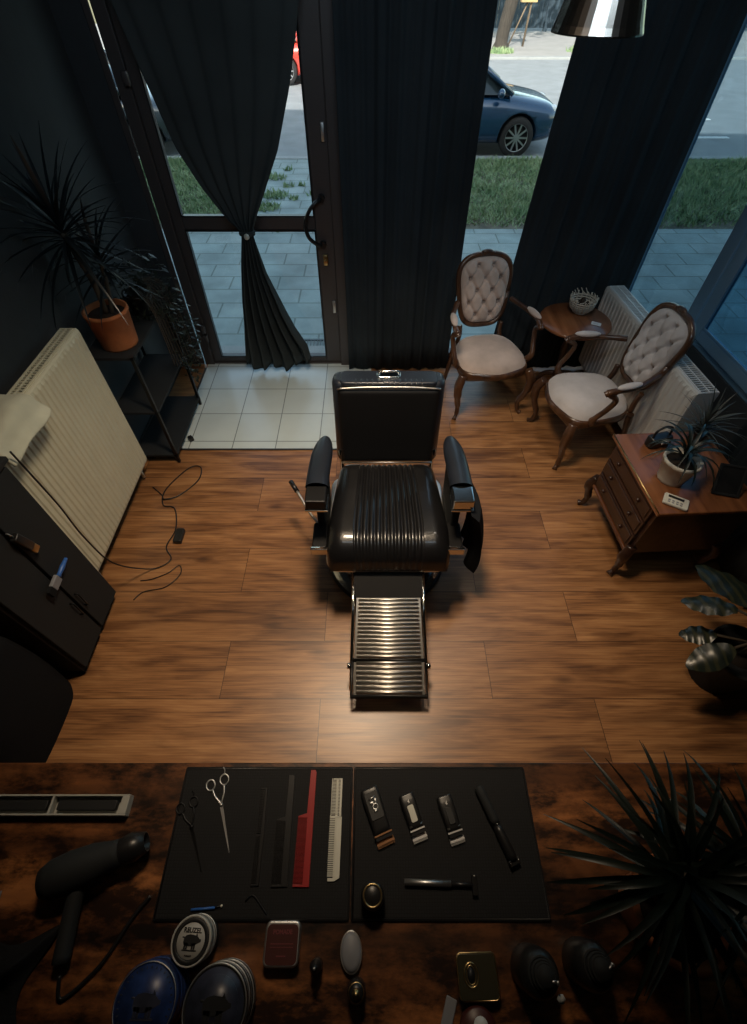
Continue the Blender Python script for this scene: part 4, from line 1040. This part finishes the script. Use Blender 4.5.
MB().box((-.06, -.008, 0), (-.048, .004, .15)).box((.048, -.008, 0), (.06, .004, .15)).box((-.048, -.008, 0), (.048, .004, .012)).box((-.048, -.008, .138), (.048, .004, .15)).build('frame', 'black_satin', pf, bevel=.002)
MB().box((-.048, -.004, .012), (.048, .002, .138)).build('picture', 'ink', pf)

# big-leaved plant in the near right corner
bl = empty('potted_rubber_plant', (1.64, .80, 0), 0, 'large plant with broad glossy dark leaves in front of the chest', 'plant')
pot(MB(), .10, .13, .27).build('pot', 'black_satin', bl)
MB().lathe([(0, 0), (.113, 0), (0, .012)], 24, c=(0, 0, .235), cap=False).build('soil', 'soil', bl)
def broad(mb, base, az, el, stalk, length, width, droop, roll=0.):
    d = Vector((math.cos(az), math.sin(az), 0)); b = Vector(base)
    p = b+(d*math.cos(el)+Vector((0, 0, math.sin(el))))*stalk
    n = 12; e = el-.3; side0 = Vector((-math.sin(az), math.cos(az), 0)); vs = []; q = p
    for i in range(n+1):
        t = i/n; w = width*math.sin(PI*min(1, t*.92+.06))**.75; fw = d*math.cos(e)+Vector((0, 0, math.sin(e))); upv = side0.cross(fw); side = (side0*math.cos(roll)+upv*math.sin(roll)); up2 = side.cross(fw)*-1
        for k in (-1, -.5, 0, .5, 1): vs.append(q+side*w*k+up2*abs(k)*w*.22*-1+up2*.006*math.sin(t*22)*abs(k))
        q = q+fw*(length/n); e -= droop/n
    fs = [(i*5+k, i*5+k+1, (i+1)*5+k+1, (i+1)*5+k) for i in range(n) for k in range(4)]
    mb.add(vs, fs, True); return p
lf = MB(); stk = MB()
for (bx, by, bz, az, el, st_, le, wi, dr) in [(-.02, .03, .50, 112, 15, .06, .30, .075, .5), (0, 0, .5, 150, 5, .16, .20, .05, .5), (0, 0, .42, 195, 0, .16, .20, .055, .4), (0, 0, .5, 245, 15, .10, .28, .075, .8), (0, 0, .55, 300, 40, .10, .26, .07, .9), (0, 0, .6, 40, 50, .12, .22, .07, .9), (0, 0, .36, 165, 0, .16, .14, .045, .4), (0, 0, .6, 75, 30, .10, .34, .09, .8)]:
    tip = broad(lf, (bx, by, bz), R(az), R(el), st_, le, wi, dr); stk.tube([(bx*.3, by*.3, bz-.05), (bx, by, bz), tip], .006, 6)
stk.tube(bez([(0, 0, .25), (.01, 0, .45), (0, 0, .66)], 4), .013, 8)
lf.build('foliage', 'leaf_broad', bl); stk.build('stem', 'stem', bl)

# ------------------------------------------------------------------ pendant lamp
lp = empty('pendant_lamp', (.672, 2.0, 2.073), 0, 'dark metal pendant lamp hanging near the ceiling in front of the corner curtain', 'lamp')
MB().lathe([(.134, 0), (.134, .004), (.128, .02), (.088, .15), (.06, .21), (.035, .235), (.03, .235), (.055, .205), (.083, .148), (.122, .02), (.130, .004)], 40, cap=False, smooth=False).build('shade', 'lamp_metal', lp)
MB().lathe([(.03, .235), (.03, .29), (.012, .31), (0, .31)], 20, cap=False).build('socket', 'black_metal', lp)
MB().ell((0, 0, .13), (.032, .032, .045)).build('bulb', 'warmbulb', lp)
MB().tube([(0, 0, .30), (0, 0, 1.327)], .004, 8).build('cord', 'black_plastic', lp)

# ------------------------------------------------------------------ desk
dk = empty('worktop_desk', (0, 0, 0), 0, 'long rustic dark wood worktop across the bottom of the picture', 'desk')
MB().box((-1.45, -.55, .86), (1.75, .2485, .90)).build('worktop', 'desk', dk, bevel=.003)
for x in (-1.35, 1.62):
    for y in (-.5, .17): MB().box((x, y, 0), (x+.05, y+.05, .86)).build('leg', 'black_metal', dk)
MB().box((-1.3, .19, .80), (1.62, .21, .86)).build('rail', 'black_metal', dk)
D = .900; DM = .9045
def thing(name, x, y, z, rz, label, cat, group=None): return empty(name, (x, y, z), R(rz), label, cat, group)
for lab, xa, xb in (('left black ribbed rubber barber mat under the combs', -.484, -.053), ('right black ribbed rubber barber mat under the clippers', -.050, .389)):
    mt = tag(MB().rbox((xa, -.063, D), (xb, .238, DM), .006).build('barber_mat', 'rubber'), lab, 'mat')
    e_ = MB().tube([(xa+.004, -.059, DM), (xb-.004, -.059, DM), (xb-.004, .234, DM), (xa+.004, .234, DM), (xa+.004, -.059, DM)], .0018, 6).build('raised_edge', 'black_plastic', mt)
# long display case
lc = thing('blade_case', -.60, .152, D, 0, 'long narrow pale case with two dark compartments at the left edge of the worktop', 'case')
MB().box((-.52, -.022, 0), (.0, -.018, .024)).box((-.52, .018, 0), (0, .022, .024)).box((-.52, -.018, 0), (0, .018, .003)).box((-.018, -.018, .003), (0, .018, .024)).box((-.19, -.018, .003), (-.185, .018, .024)).box((-.36, -.018, .003), (-.355, .018, .024)).build('frame', 'case', lc, bevel=.001)
for x0, x1 in ((-.345, -.20), (-.175, -.03)):
    MB().rbox((x0, -.011, .003), (x1, .011, .018), .004).build('comb_insert', 'ink', lc)
# scissors
def scissors(label, p0, p1, m, group=None):
    a, b = Vector((*p0, 0)), Vector((*p1, 0)); L0 = (b-a).length; rz = math.degrees(math.atan2(b.y-a.y, b.x-a.x))
    r = thing('scissors', p0[0], p0[1], DM+.002, rz, label, 'scissors'); k = L0/.16
    for s in (-1, 1):
        q = MB().torus((.006*k, s*.017*k, 0), .0105*k, .0017, 20, 6, sx=1.15)
        q.tube(bez([(.018*k, s*.014*k, 0), (.035*k, s*.011*k, 0), (.055*k, -s*.0, 0)], 4), .0024, 6)
        q.add([(.05*k, -.004, -.001), (.05*k, .004, -.001), (.16*k, s*.0006, -.001), (.05*k, -.004, .0015), (.05*k, .004, .0015), (.16*k, s*.0006, .0008)], [(0, 2, 1), (3, 4, 5), (0, 1, 4, 3), (1, 2, 5, 4), (2, 0, 3, 5)])
        if s == 1: q.tube(bez([(-.006*k, .02*k, 0), (-.016*k, .022*k, .001), (-.022*k, .020*k, .002)], 3), .0015, 6)
        q.build('blade', m, r)
    MB().lathe([(0, 0), (.0045, 0), (.004, .004), (0, .004)], 14, c=(.058*k, 0, 0), cap=False).build('screw', m, r)
    return r
scissors('open silver hairdressing scissors near the left end of the mat', (-.398, .208), (-.338, .058), 'steel')
scissors('thin dark scissors at the left edge of the mat', (-.463, .158), (-.395, .023), 'black_metal')
# combs
def comb(label, x, y0, y1, m, kind, tilt=0.):
    L0 = y0-y1; r = thing('comb', x, y1, DM+.0005, tilt, label, 'comb'); mb = MB(); tm = MB(); h = .0035
    if kind == 'clipper':       # handled wide comb, spine on the right
        mb.prism([(.004, 0), (.019, 0), (.019, L0*.98), (.016, L0), (.0045, L0), (.0025, L0*.60), (-.018, L0*.575), (-.018, L0*.565), (.004, L0*.56)], 0, h)
        mb.box((-.018, 0, 0), (.004, .004, h)); n = 58; t0, t1 = .004, L0*.565; xl = -.018
        for i in range(n):
            y = t0+(t1-t0)*(i+.5)/n; tm.box((xl, y-.0005, .0005), (.004, y+.0005, h-.0004))
    elif kind == 'flat':
        mb.prism([(.002, .0), (.014, .006), (.015, L0*.60), (.013, L0*.60), (.0135, L0), (.009, L0), (.008, L0*.6), (.002, L0*.6)], 0, h)
        mb.box((-.013, 0, 0), (.002, .006, h)).box((-.010, L0*.985, 0), (.009, L0, h)).box((-.013, L0*.59, 0), (.013, L0*.61, h)).box((-.013, L0*.6, 0), (-.0115, L0, h)).box((-.0015, .0, 0), (.004, L0, h*.6))
        for i in range(34):
            y = .008+(L0*.575)*(i+.5)/34; tm.box((-.014, y-.0010, .0004), (.002, y+.0010, h-.0004))
        for i in range(24):
            y = L0*.62+(L0*.36)*(i+.5)/24; tm.box((-.011, y-.0008, .0004), (.009, y+.0008, h-.0004))
    else:                        # plain tapered dressing comb
        mb.prism([(.002, 0), (.008, 0), (.0095, L0*.5), (.008, L0), (.003, L0), (.002, L0*.5)], 0, h); mb.box((-.010, 0, 0), (.003, .003, h)).box((-.008, L0-.003, 0), (.003, L0, h)).box((-.010, L0*.48, 0), (.003, L0*.5, h))
        for i in range(50):
            y = .004+(L0*.47)*(i+.5)/50; tm.box((-.010, y-.0005, .0004), (.003, y+.0005, h-.0004))
        for i in range(26):
            y = L0*.51+(L0*.47)*(i+.5)/26; tm.box((-.009, y-.0010, .0004), (.003, y+.0010, h-.0004))
    mb.build('spine', m, r, bevel=.0005); tm.build('teeth', m, r); return r
comb('red plastic clipper comb with wide teeth and a narrow handle on the left mat', -.165, .230, -.004, 'red', 'clipper', 0)
comb('white flat-top comb to the right of the red comb', -.092, .211, .006, 'white_plastic', 'flat', 0)
comb('black clipper comb just left of the red comb', -.214, .218, -.004, 'black_plastic', 'clipper', 1.5)
comb('slim black comb right of the silver scissors', -.268, .190, -.002, 'black_plastic', 'plain', 2)
# clippers
def clipper(label, x, y, rz, L0, W0, kind):
    r = thing('hair_clipper', x, y, DM, rz, label, 'clipper', None)
    m = MB(); T = None; h = .022
    secs = [(-L0*.5, W0*.40, h*.7), (-L0*.48, W0*.47, h*.9), (-L0*.3, W0*.5, h), (L0*.1, W0*.46, h), (L0*.30, W0*.44, h*.9), (L0*.34, W0*.46, h*.8)]
    def f(u, v):
        i = v*(len(secs)-1); a = min(int(i), len(secs)-2); t = i-a; s0, s1 = secs[a], secs[a+1]
        yy, w, hh = [s0[k]*(1-t)+s1[k]*t for k in range(3)]; an = 2*PI*u; c, s = math.cos(an), math.sin(an)
        return (math.copysign(abs(c)**.45, c)*w, -yy, hh*.5+math.copysign(abs(s)**.45, s)*hh*.5)
    m.surf(f, 24, 20, closed_u=True); m.add([f(k/24, 0) for k in range(24)], [tuple(range(24))]).add([f(k/24, 1) for k in range(24)], [tuple(range(24))[::-1]])
    m.build('body', 'black_plastic', r)
    yb = -L0*.34
    cmat = 'copper' if kind == 'window' else 'steel'
    MB().box((-W0*.44, yb-.012, .003), (W0*.44, yb, .014)).build('blade_base', 'black_metal', r)
    MB().box((-W0*.47, yb-.004, .012), (W0*.47, yb-.001, .017)).box((-W0*.47, yb-.022, .004), (W0*.47, yb-.018, .010)).box((-W0*.46, yb-.018, .004), (W0*.46, yb-.012, .006)).build('blade', cmat if kind == 'window' else 'steel', r)
    t = MB()
    for i in range(22): t.box((-W0*.46+W0*.92*(i+.2)/22, yb-.027, .005), (-W0*.46+W0*.92*(i+.6)/22, yb-.022, .008))
    t.build('teeth', cmat, r)
    if kind == 'window':
        w = MB().rbox((-W0*.36, -.012, h*.98), (W0*.36, L0*.40, h+.002), .004).build('clear_cover', 'ink', r)
        MB().torus((.002, L0*.12, h+.003), .006, .0018, 16, 6).ell((-.004, L0*.20, h+.003), (.006, .004, .002)).ell((.006, L0*.22, h+.003), (.004, .006, .002)).tube([(-.01, L0*.27, h+.003), (.008, L0*.30, h+.003)], .0015, 6).ell((0, L0*.05, h+.003), (.005, .003, .002)).build('motor_parts', 'steel', w)
    else:
        MB().rbox((-W0*.20, -.018, h*.98), (W0*.20, .018, h+.0015), .003).build('emblem_plate', 'white_plastic' if kind == 'plate' else 'ink', r)
        MB().add([(-.002, L0*.24, h+.0012), (.003, L0*.27, h+.0012), (.001, L0*.28, h+.0012), (.002, L0*.34, h+.0012), (-.003, L0*.29, h+.0012), (0, L0*.28, h+.0012)], [(0, 1, 2, 3, 4, 5)]).build('switch_mark', 'steel', r)
        MB().tube([(-W0*.44, yb+.006, h*.8), (W0*.44, yb+.006, h*.8)], .0025, 6).build('collar', 'steel', r)
    return r
clipper('black clipper with a see-through window and copper blade, largest of the three', .008, .134, 21, .118, .046, 'window')
clipper('black clipper with a pale rectangular plate, middle of the three', .094, .134, 19, .090, .038, 'plate')
clipper('black clipper with an all-dark plate, rightmost of the three', .185, .130, 16, .090, .038, 'dark')
tr = thing('straight_trimmer', .262, .192, DM+.012, math.degrees(math.atan2(-.15, .062)), 'slim black cylindrical trimmer at the right end of the mat', 'trimmer')
A = Matrix.Rotation(R(90), 4, 'Y')
MB().lathe([(0, 0), (.008, 0), (.011, .004), (.0115, .02), (.0115, .075), (.010, .085), (0, .085)], 20, T=A, cap=False).build('handle', 'black_satin', tr)
MB().lathe([(.0, .085), (.009, .085), (.011, .10), (.0115, .15), (.009, .16), (0, .16)], 20, T=A, cap=False).torus((0, 0, .087), .0095, .001, 20, 6, A).build('grip', 'black_plastic', tr)
MB().box((.158, -.013, -.005), (.170, .013, .003)).build('head', 'black_metal', tr, bevel=.001)
for (lx, ly) in ((.163, .010), (.163, -.010), (.086, .0)): MB().ell((lx, ly, .004 if lx > .1 else .0095), (.0015, .0015, .001)).build('screw', 'steel', tr)
rz_ = thing('razor', .07, .005, DM+.007, -2, 'silver-handled razor lying below the clippers', 'razor')
MB().tube([(0, 0, 0), (.105, 0, 0)], .0065, 12).build('handle', 'steel', rz_)
MB().tube([(.105, 0, 0), (.155, 0, 0)], .0045, 10).build('neck', 'black_plastic', rz_)
MB().rbox((.152, -.019, -.004), (.164, .019, .004), .002).build('head', 'black_metal', rz_)
MB().ell((.158, .016, .005), (.002, .002, .001)).build('screw', 'steel', rz_)
bj = thing('black_jar', -.002, -.018, DM, 0, 'small black jar with a brass ring on its lid where the mats meet', 'jar')
MB().lathe([(0, 0), (.024, 0), (.026, .004), (.026, .045), (.022, .052), (0, .052)], 28, cap=False).build('body', 'black_plastic', bj)
MB().torus((0, 0, .053), .0195, .0022, 28, 8).build('lid_ring', 'brass', bj)
bs = thing('blue_stick', -.402, -.043, DM+.003, 4, 'short bright blue stick with a white tip at the foot of the left mat', 'stick')
MB().tube([(0, 0, 0), (.052, 0, 0)], .0026, 8).build('shaft', 'blue', bs)
MB().ell((.066, .002, .0), (.003, .003, .003)).build('tip', 'white_plastic', bs)
MB().tube([(.052, 0, 0), (.064, .002, 0)], .0015, 6).build('neck', 'black_plastic', bs)
tag(MB().tube(bez([(-.285, -.028, DM+.003), (-.27, -.018, DM+.003), (-.25, -.035, DM+.003), (-.235, -.05, DM+.003)], 5), .0015, 6).build('hair_pin', 'black_metal'), 'thin dark hair pin at the lower edge of the left mat', 'hair pin')
# pomade tins
def tin(label, x, y, z, R0, H0, m, face, rim='steel', group=None, detail=None, rz=0):
    r = thing('pomade_tin', x, y, z, rz, label, 'tin', group)
    MB().lathe([(0, 0), (R0*.96, 0), (R0*.98, .003), (R0*.98, H0*.55), (0, H0*.55)], 40, cap=False).build('body', m, r)
    l = MB().lathe([(R0*.98, H0*.5), (R0, H0*.5), (R0, H0-.004), (R0*.97, H0-.0005), (R0*.92, H0), (R0*.91, H0-.002), (0, H0-.002)], 40, cap=False).build('lid', rim, r)
    MB().lathe([(0, 0), (R0*.905, 0), (R0*.905, .0012), (0, .0012)], 40, c=(0, 0, H0-.002), cap=False).build('label_face', face, l)
    return r, l, H0
W = 'tin_white'
def stack(x, y, R0, H0, n, body, face, rim, labs, group=None):
    out = None
    for k in range(n): out = tin(labs[k], x+random.uniform(-.002, .002), y+random.uniform(-.002, .002), D+k*(H0+.0005), R0, H0, body, face, rim, None)
    return out
ra, la, h = stack(-.432, -.172, .060, .046, 2, 'navy', 'navy', 'navy', ['lower of the two navy blue pomade tins stacked at the left', 'upper of the two navy blue pomade tins stacked at the left'])
MB().torus((0, 0, h-.0005), .0570, .0012, 40, 6).build('rim_line', 'steel', la)
m = MB()
for k in range(28):
    a = R(-20+k*11); m.box((-.0012, -.002, 0), (.0012, .002, .0004), Matrix.Translation((.049*math.cos(a), .049*math.sin(a), h-.0008)) @ Matrix.Rotation(a-PI/2, 4, 'Z'))
m.build('ring_lettering', 'slate', la)
def pig(mb, s, z):
    mb.prism([(x*s, y*s) for x, y in ((-.018, -.004), (-.018, .005), (-.013, .010), (-.004, .012), (.006, .011), (.012, .010), (.018, .007), (.021, .004), (.025, .004), (.025, -.001), (.020, -.003), (.014, -.006), (.004, -.010), (-.008, -.010), (-.016, -.008))], z-.0004, z+.0004); mb.ell((-.020*s, .006*s, z), (.003*s, .0015*s, .0005))
    mb.add([(.010*s, .009*s, z), (.016*s, .009*s, z), (.012*s, .015*s, z), (.010*s, .009*s, z+.0004), (.016*s, .009*s, z+.0004), (.012*s, .015*s, z+.0004)], [(0, 2, 1), (3, 4, 5), (0, 1, 4, 3), (1, 2, 5, 4), (2, 0, 3, 5)])
    for lx in (-.013, -.008, .006, .011): mb.box((lx*s-.0022*s, -.016*s, z-.0004), (lx*s+.0022*s, -.004*s, z+.0004))
    mb.box((-.018*s, -.019*s, z-.0004), (.018*s, -.0165*s, z+.0004)); return mb
pig(MB(), 1.2, h-.0004).build('pig_emblem', 'slate', la)
rb, lb, h = stack(-.297, -.178, .060, .030, 3, 'slate', 'slate', 'ink', ['lowest of the three slate coloured tins stacked in the middle', 'middle one of the three stacked slate coloured tins', 'topmost of the three stacked slate coloured tins'])
MB().lathe([(0, 0), (.044, 0), (.044, .0008), (0, .0008)], 40, c=(0, 0, h-.0008), cap=False).build('label_disc', 'slate', lb)
pig(MB(), 1.25, h+.0006).build('pig_emblem', 'ink', lb)
for o in [q for q in bpy.data.objects if q.name.startswith('lid') and q.parent and 'slate coloured' in str(q.parent.get('label'))]:
    MB().torus((0, 0, .0295), .0590, .0013, 40, 6).torus((0, 0, .016), .0595, .0011, 40, 6).build('rim_line', 'steel', o)
_, lc0, h = tin('grey-rimmed tin directly beneath the white tin with the pig', -.372, -.088, D, .040, .026, 'ink', 'ink', 'ink')
MB().torus((0, 0, .0255), .0392, .0012, 40, 6).build('rim_line', 'steel', lc0)
rc, lcc, h = tin('white lidded tin with a black ring and pig emblem, raised above the other tins', -.373, -.089, D+.0268, .041, .040, 'tin_white', 'tin_white', 'tin_white', rz=-3)
MB().torus((0, 0, h-.0008), .0325, .0042, 40, 6, Matrix.Diagonal((1, 1, .25, 1)) @ Matrix.Translation((0, 0, (h-.0008)*3))).build('black_ring', 'ink', lcc)
pig(MB(), .82, h-.0004).build('pig_emblem', 'ink', lcc)
text('brand_lettering', 'REUZEL', .0108, 'ink', lcc, (0, .0158, h-.0002))
text('small_lettering', 'POMADE', .0035, 'ink', lcc, (0, -.0225, h-.0002))
# square tin with silver rim
sq = thing('square_tin', -.192, -.096, D, 0, 'rounded square tin with silver rim and dark red label right of the white tin', 'tin')
MB().rbox((-.036, -.036, 0), (.036, .036, .022), .012, 5).build('body', 'steel', sq)
l = MB().rbox((-.037, -.037, .018), (.037, .037, .030), .012, 5).build('lid', 'steel', sq)
MB().rbox((-.033, -.033, .029), (.033, .031, .0306), .010, 5).build('label_face', 'dark_red_label', l)
text('label_lettering', 'POMADE', .010, 'label_red', l, (0, .018, .0308)); 
MB().box((-.024, -.001, .0306), (.024, .0005, .0310)).box((-.024, -.006, .0306), (.024, -.005, .0310)).box((-.01, -.02, .0306), (.01, -.018, .0310)).build('label_lines', 'label_red', l)
ov = thing('oval_brush', -.047, -.110, D, 4, 'grey oval palm brush lying upside down below the black jar', 'brush')
MB().lathe([(0, 0), (.024, 0), (.026, .008), (.024, .016), (.018, .020), (0, .021)], 32, sx=.86, sy=1.28, cap=False).build('back', 'grey_plastic', ov)
MB().torus((0, 0, .012), .0255, .0015, 32, 6, sx=.86, sy=1.28).build('rim', 'steel', ov)
sbt = thing('small_bottle', -.034, -.165, D, 0, 'small black bottle with brass collar below the oval brush', 'bottle')
MB().lathe([(0, 0), (.017, 0), (.018, .004), (.018, .045), (.014, .052), (.008, .056), (0, .056)], 24, cap=False).build('body', 'black_plastic', sbt)
MB().torus((0, 0, .050), .014, .0018, 24, 8).build('collar', 'brass', sbt)
MB().lathe([(.007, .055), (.007, .074), (0, .075)], 16, cap=False).torus((0, 0, .071), .0065, .0012, 16, 6).build('cap', 'brass', sbt)
sdb = thing('dropper_bottle', -.118, -.130, D, 0, 'tiny dark bottle between the square tin and the oval brush', 'bottle')
MB().lathe([(0, 0), (.012, 0), (.012, .04), (.006, .048), (.006, .065), (0, .066)], 20, cap=False).build('body', 'black_plastic', sdb)
MB().ell((0, 0, .067), (.003, .003, .0025)).build('tip', 'steel', sdb)
bt = thing('square_tin', .212, -.145, D, 1, 'dark olive square tin with gold edge and oval emblem', 'tin')
MB().rbox((-.039, -.034, 0), (.039, .034, .020), .009, 5).build('body', 'olive', bt)
l = MB().rbox((-.040, -.035, .018), (.040, .035, .026), .009, 5).build('lid', 'olive', bt)
MB().tube([(-.032, -.035, .025), (.032, -.035, .025), (.038, -.032, .025), (.040, -.026, .025), (.040, .026, .025), (.038, .032, .025), (.032, .035, .025), (-.032, .035, .025), (-.038, .032, .025), (-.040, .026, .025), (-.040, -.026, .025), (-.038, -.032, .025), (-.032, -.035, .025)], .0016, 6).build('gold_edge', 'brass', l)
MB().torus((-.013, .002, .0262), .013, .0014, 28, 6, sx=1.1, sy=1.4).torus((-.013, .002, .0262), .010, .0010, 28, 6, sx=.9, sy=1.4).build('oval_emblem', 'brass', l)
MB().lathe([(0, 0), (.008, 0), (.008, .0006), (0, .0006)], 24, c=(-.013, .002, .026), sx=.9, sy=1.5, cap=False).build('emblem_centre', 'ink', l)
rd = thing('red_lidded_jar', .205, -.222, D, 0, 'round dark red jar with a white spot at the bottom edge of the picture', 'jar')
MB().lathe([(0, 0), (.034, 0), (.036, .004), (.036, .018), (.032, .024), (0, .024)], 32, cap=False).build('body', 'dark_red_label', rd)
MB().lathe([(0, 0), (.014, 0), (.014, .001), (0, .001)], 24, c=(.004, .008, .024), cap=False).build('white_spot', 'paper', rd)
gc = tag(MB().box((-.010, -.022, 0), (.012, .022, .006)).build('price_tag', 'grey_plastic', loc=(.150, -.198, D), rot=(0, 0, R(-22)), bevel=.002), 'small grey folded tag left of the red jar', 'tag')
def ribbed_bottle(x, y, rz, label, tagged):
    r = thing('spray_bottle', x, y, D, rz, label, 'bottle')
    MB().lathe([(0, 0), (.038, 0), (.040, .006), (.040, .07), (.030, .10), (0, .10)], 32, cap=False).build('body', 'black_plastic', r)
    m = MB()
    for k in range(4): m.torus((0, 0, .092+k*.009), .030-.004*k, .0026, 28, 8)
    m.lathe([(.028, .09), (.014, .13), (0, .13)], 24, cap=False); m.build('ribbed_cap', 'black_satin', r)
    MB().ell((.012, -.006, .128), (.005, .003, .003)).ell((.020, -.008, .124), (.003, .004, .003)).ell((.004, -.012, .125), (.003, .002, .002)).build('nozzle', 'steel', r)
    if tagged: MB().lathe([(0, 0), (.008, 0), (.008, .002), (0, .002)], 6, T=Matrix.Translation((.028, -.032, .098)) @ Matrix.Rotation(R(20), 4, 'X'), cap=False).build('white_tag', 'paper', r)
    return r
ribbed_bottle(.325, -.135, 0, 'black bottle with ribbed cap and white tag, right of the olive tin', True)
ribbed_bottle(.435, -.125, 40, 'black bottle with ribbed cap nearest the terracotta pot', False)
# hair dryer and cape at the left
hd = thing('hair_dryer', -.655, .03, D+.042, 20, 'black hair dryer lying on the worktop left of the mat', 'hair dryer')
B2 = Matrix.Rotation(R(90), 4, 'Y')
MB().lathe([(0, -.08), (.030, -.08), (.038, -.06), (.041, -.02), (.038, .03), (.028, .07), (.026, .09), (.022, .09), (0, .08)], 28, T=B2, cap=False).build('barrel', 'black_satin', hd)
MB().lathe([(.027, .085), (.030, .11), (.020, .14), (.018, .14), (.018, .10), (0, .10)], 24, T=B2, cap=False).build('nozzle', 'black_plastic', hd)
MB().tube(bez([(-.01, -.03, -.006), (-.03, -.09, -.016), (-.045, -.15, -.02)], 4), .017, 12).build('handle', 'black_satin', hd)
m = MB()
for k in range(3): m.torus((0, 0, -.081), .024-.007*k, .0014, 24, 6, B2)
m.build('rear_grille', 'black_plastic', hd)
cable('black cable running from the hair dryer to the rubber mat', [(-.643, -.145, D+.018), (-.63, -.18, D+.005), (-.57, -.13, D+.005), (-.53, -.06, D+.005), (-.50, -.02, D+.005)], .004)
def cape(u, v):
    x = -.98+u*.28; y = -.34+v*.26
    e = min(u, 1-u, v, 1-v)*6; k = min(1, e)
    h_ = .035+.022*math.sin(u*9+v*5)+.016*math.sin(v*13-u*4)+.010*math.sin(u*23+v*17)
    return (x+.02*math.sin(v*8), y+.02*math.sin(u*7), D+.003+max(0, h_)*k)
tag(MB().surf(cape, 70, 50).build('barber_cape', 'black_cloth', solid=.002), 'crumpled black barber cape at the lower left of the worktop', 'cape')
tag(MB().add([(-.03, -.025, 0), (.035, -.025, 0), (.03, .03, .006), (-.03, -.025, .004), (.035, -.025, .004), (.03, .03, .010)], [(0, 2, 1), (3, 4, 5), (0, 1, 4, 3), (1, 2, 5, 4), (2, 0, 3, 5)]).build('folded_paper', 'grey_plastic', loc=(-.865, -.04, D+.001)), 'small grey folded paper above the black cape at the left', 'paper')

# plant on the desk, lower right
dp = thing('potted_dracaena', .61, -.04, D, 0, 'dark spiky dracaena in a terracotta pot on the right of the worktop', 'plant')
pot(MB(), .065, .09, .15).build('pot', 'terracotta', dp)
MB().lathe([(0, 0), (.078, 0), (0, .008)], 24, c=(0, 0, .12), cap=False).build('soil', 'soil', dp)
MB().tube(bez([(0, 0, .11), (-.02, .03, .2), (-.05, .06, .30)], 4), .012, 8).tube(bez([(.02, 0, .11), (.07, .04, .2), (.11, .07, .28)], 4), .011, 8).build('stem', 'stem', dp)
m = rosette(74, (-.05, .05, .22), .23, .0080, 21, (-25, 82), (.4, 1.6), .07)
q = rosette(60, (.11, .06, .20), .23, .008, 22, (-20, 80), (.3, 1.3), .07); m.add(q.v, q.f, True)
m.v = [(x, y, max(z, .012)) for x, y, z in m.v]
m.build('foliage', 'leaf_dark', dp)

# ------------------------------------------------------------------ light
w = bpy.data.worlds.new('World'); sc.world = w; w.use_nodes = True
nt = w.node_tree; bg = nt.nodes['Background']
sky = nt.nodes.new('ShaderNodeTexSky'); sky.sky_type = 'NISHITA'; sky.sun_disc = False; sky.sun_elevation = R(42); sky.sun_rotation = R(200); sky.air_density = 1.2; sky.dust_density = 1.5; sky.ozone_density = 1.5
tint = nt.nodes.new('ShaderNodeMix'); tint.data_type = 'RGBA'; tint.blend_type = 'MULTIPLY'; tint.inputs[0].default_value = 1; tint.inputs[7].default_value = (1.0, .98, .78, 1)
nt.links.new(sky.outputs[0], tint.inputs[6]); nt.links.new(tint.outputs[2], bg.inputs[0]); bg.inputs[1].default_value = .48
sun = bpy.data.lights.new('sun', 'SUN'); sun.energy = 9; sun.angle = R(.6); sun.color = (1, .94, .85)
so = bpy.data.objects.new('sun', sun); COL.objects.link(so)
el, azs = R(37.5), R(8)     # from behind the building, slightly from the left
dirv = Vector((math.sin(azs)*math.cos(el), math.cos(azs)*math.cos(el), -math.sin(el)))
so.rotation_euler = dirv.to_track_quat('-Z', 'Y').to_euler()
# ceiling spot of the shop, then added fill lights
def spot(x, y, energy, size, col, blend=1., rad=.06, tgt=None):
    l = bpy.data.lights.new('ceiling_or_fill_spot', 'SPOT'); l.energy = energy; l.spot_size = R(size); l.spot_blend = blend; l.color = col; l.shadow_soft_size = rad
    o = bpy.data.objects.new('ceiling_or_fill_spot', l); COL.objects.link(o); o.location = (x, y, 2.93)
    if tgt: o.rotation_euler = (Vector(tgt)-o.location).to_track_quat('-Z', 'Y').to_euler()
    return o
spot(-.10, 1.42, 228, 93, (1, .78, .54), 1., .22)
spot(.85, 2.2, 40, 76, (1, .90, .76), 1., .15)  # unseen fill light added to brighten the armchairs
al = bpy.data.lights.new('added_cool_fill', 'AREA'); al.shape = 'RECTANGLE'; al.size = 1.6; al.size_y = .3; al.energy = 6; al.color = (.68, .86, 1); al.spread = R(105)  # unseen cool fill added to lift the dark curtains and walls
ao = bpy.data.objects.new('added_cool_fill', al); COL.objects.link(ao); ao.location = (.2, .35, 3.2); ao.rotation_euler = (R(62), 0, 0)
sc.view_settings.view_transform = 'Standard'; sc.view_settings.look = 'None'; sc.view_settings.gamma = 1; sc.view_settings.use_curve_mapping = False
sc.view_settings.exposure = 0
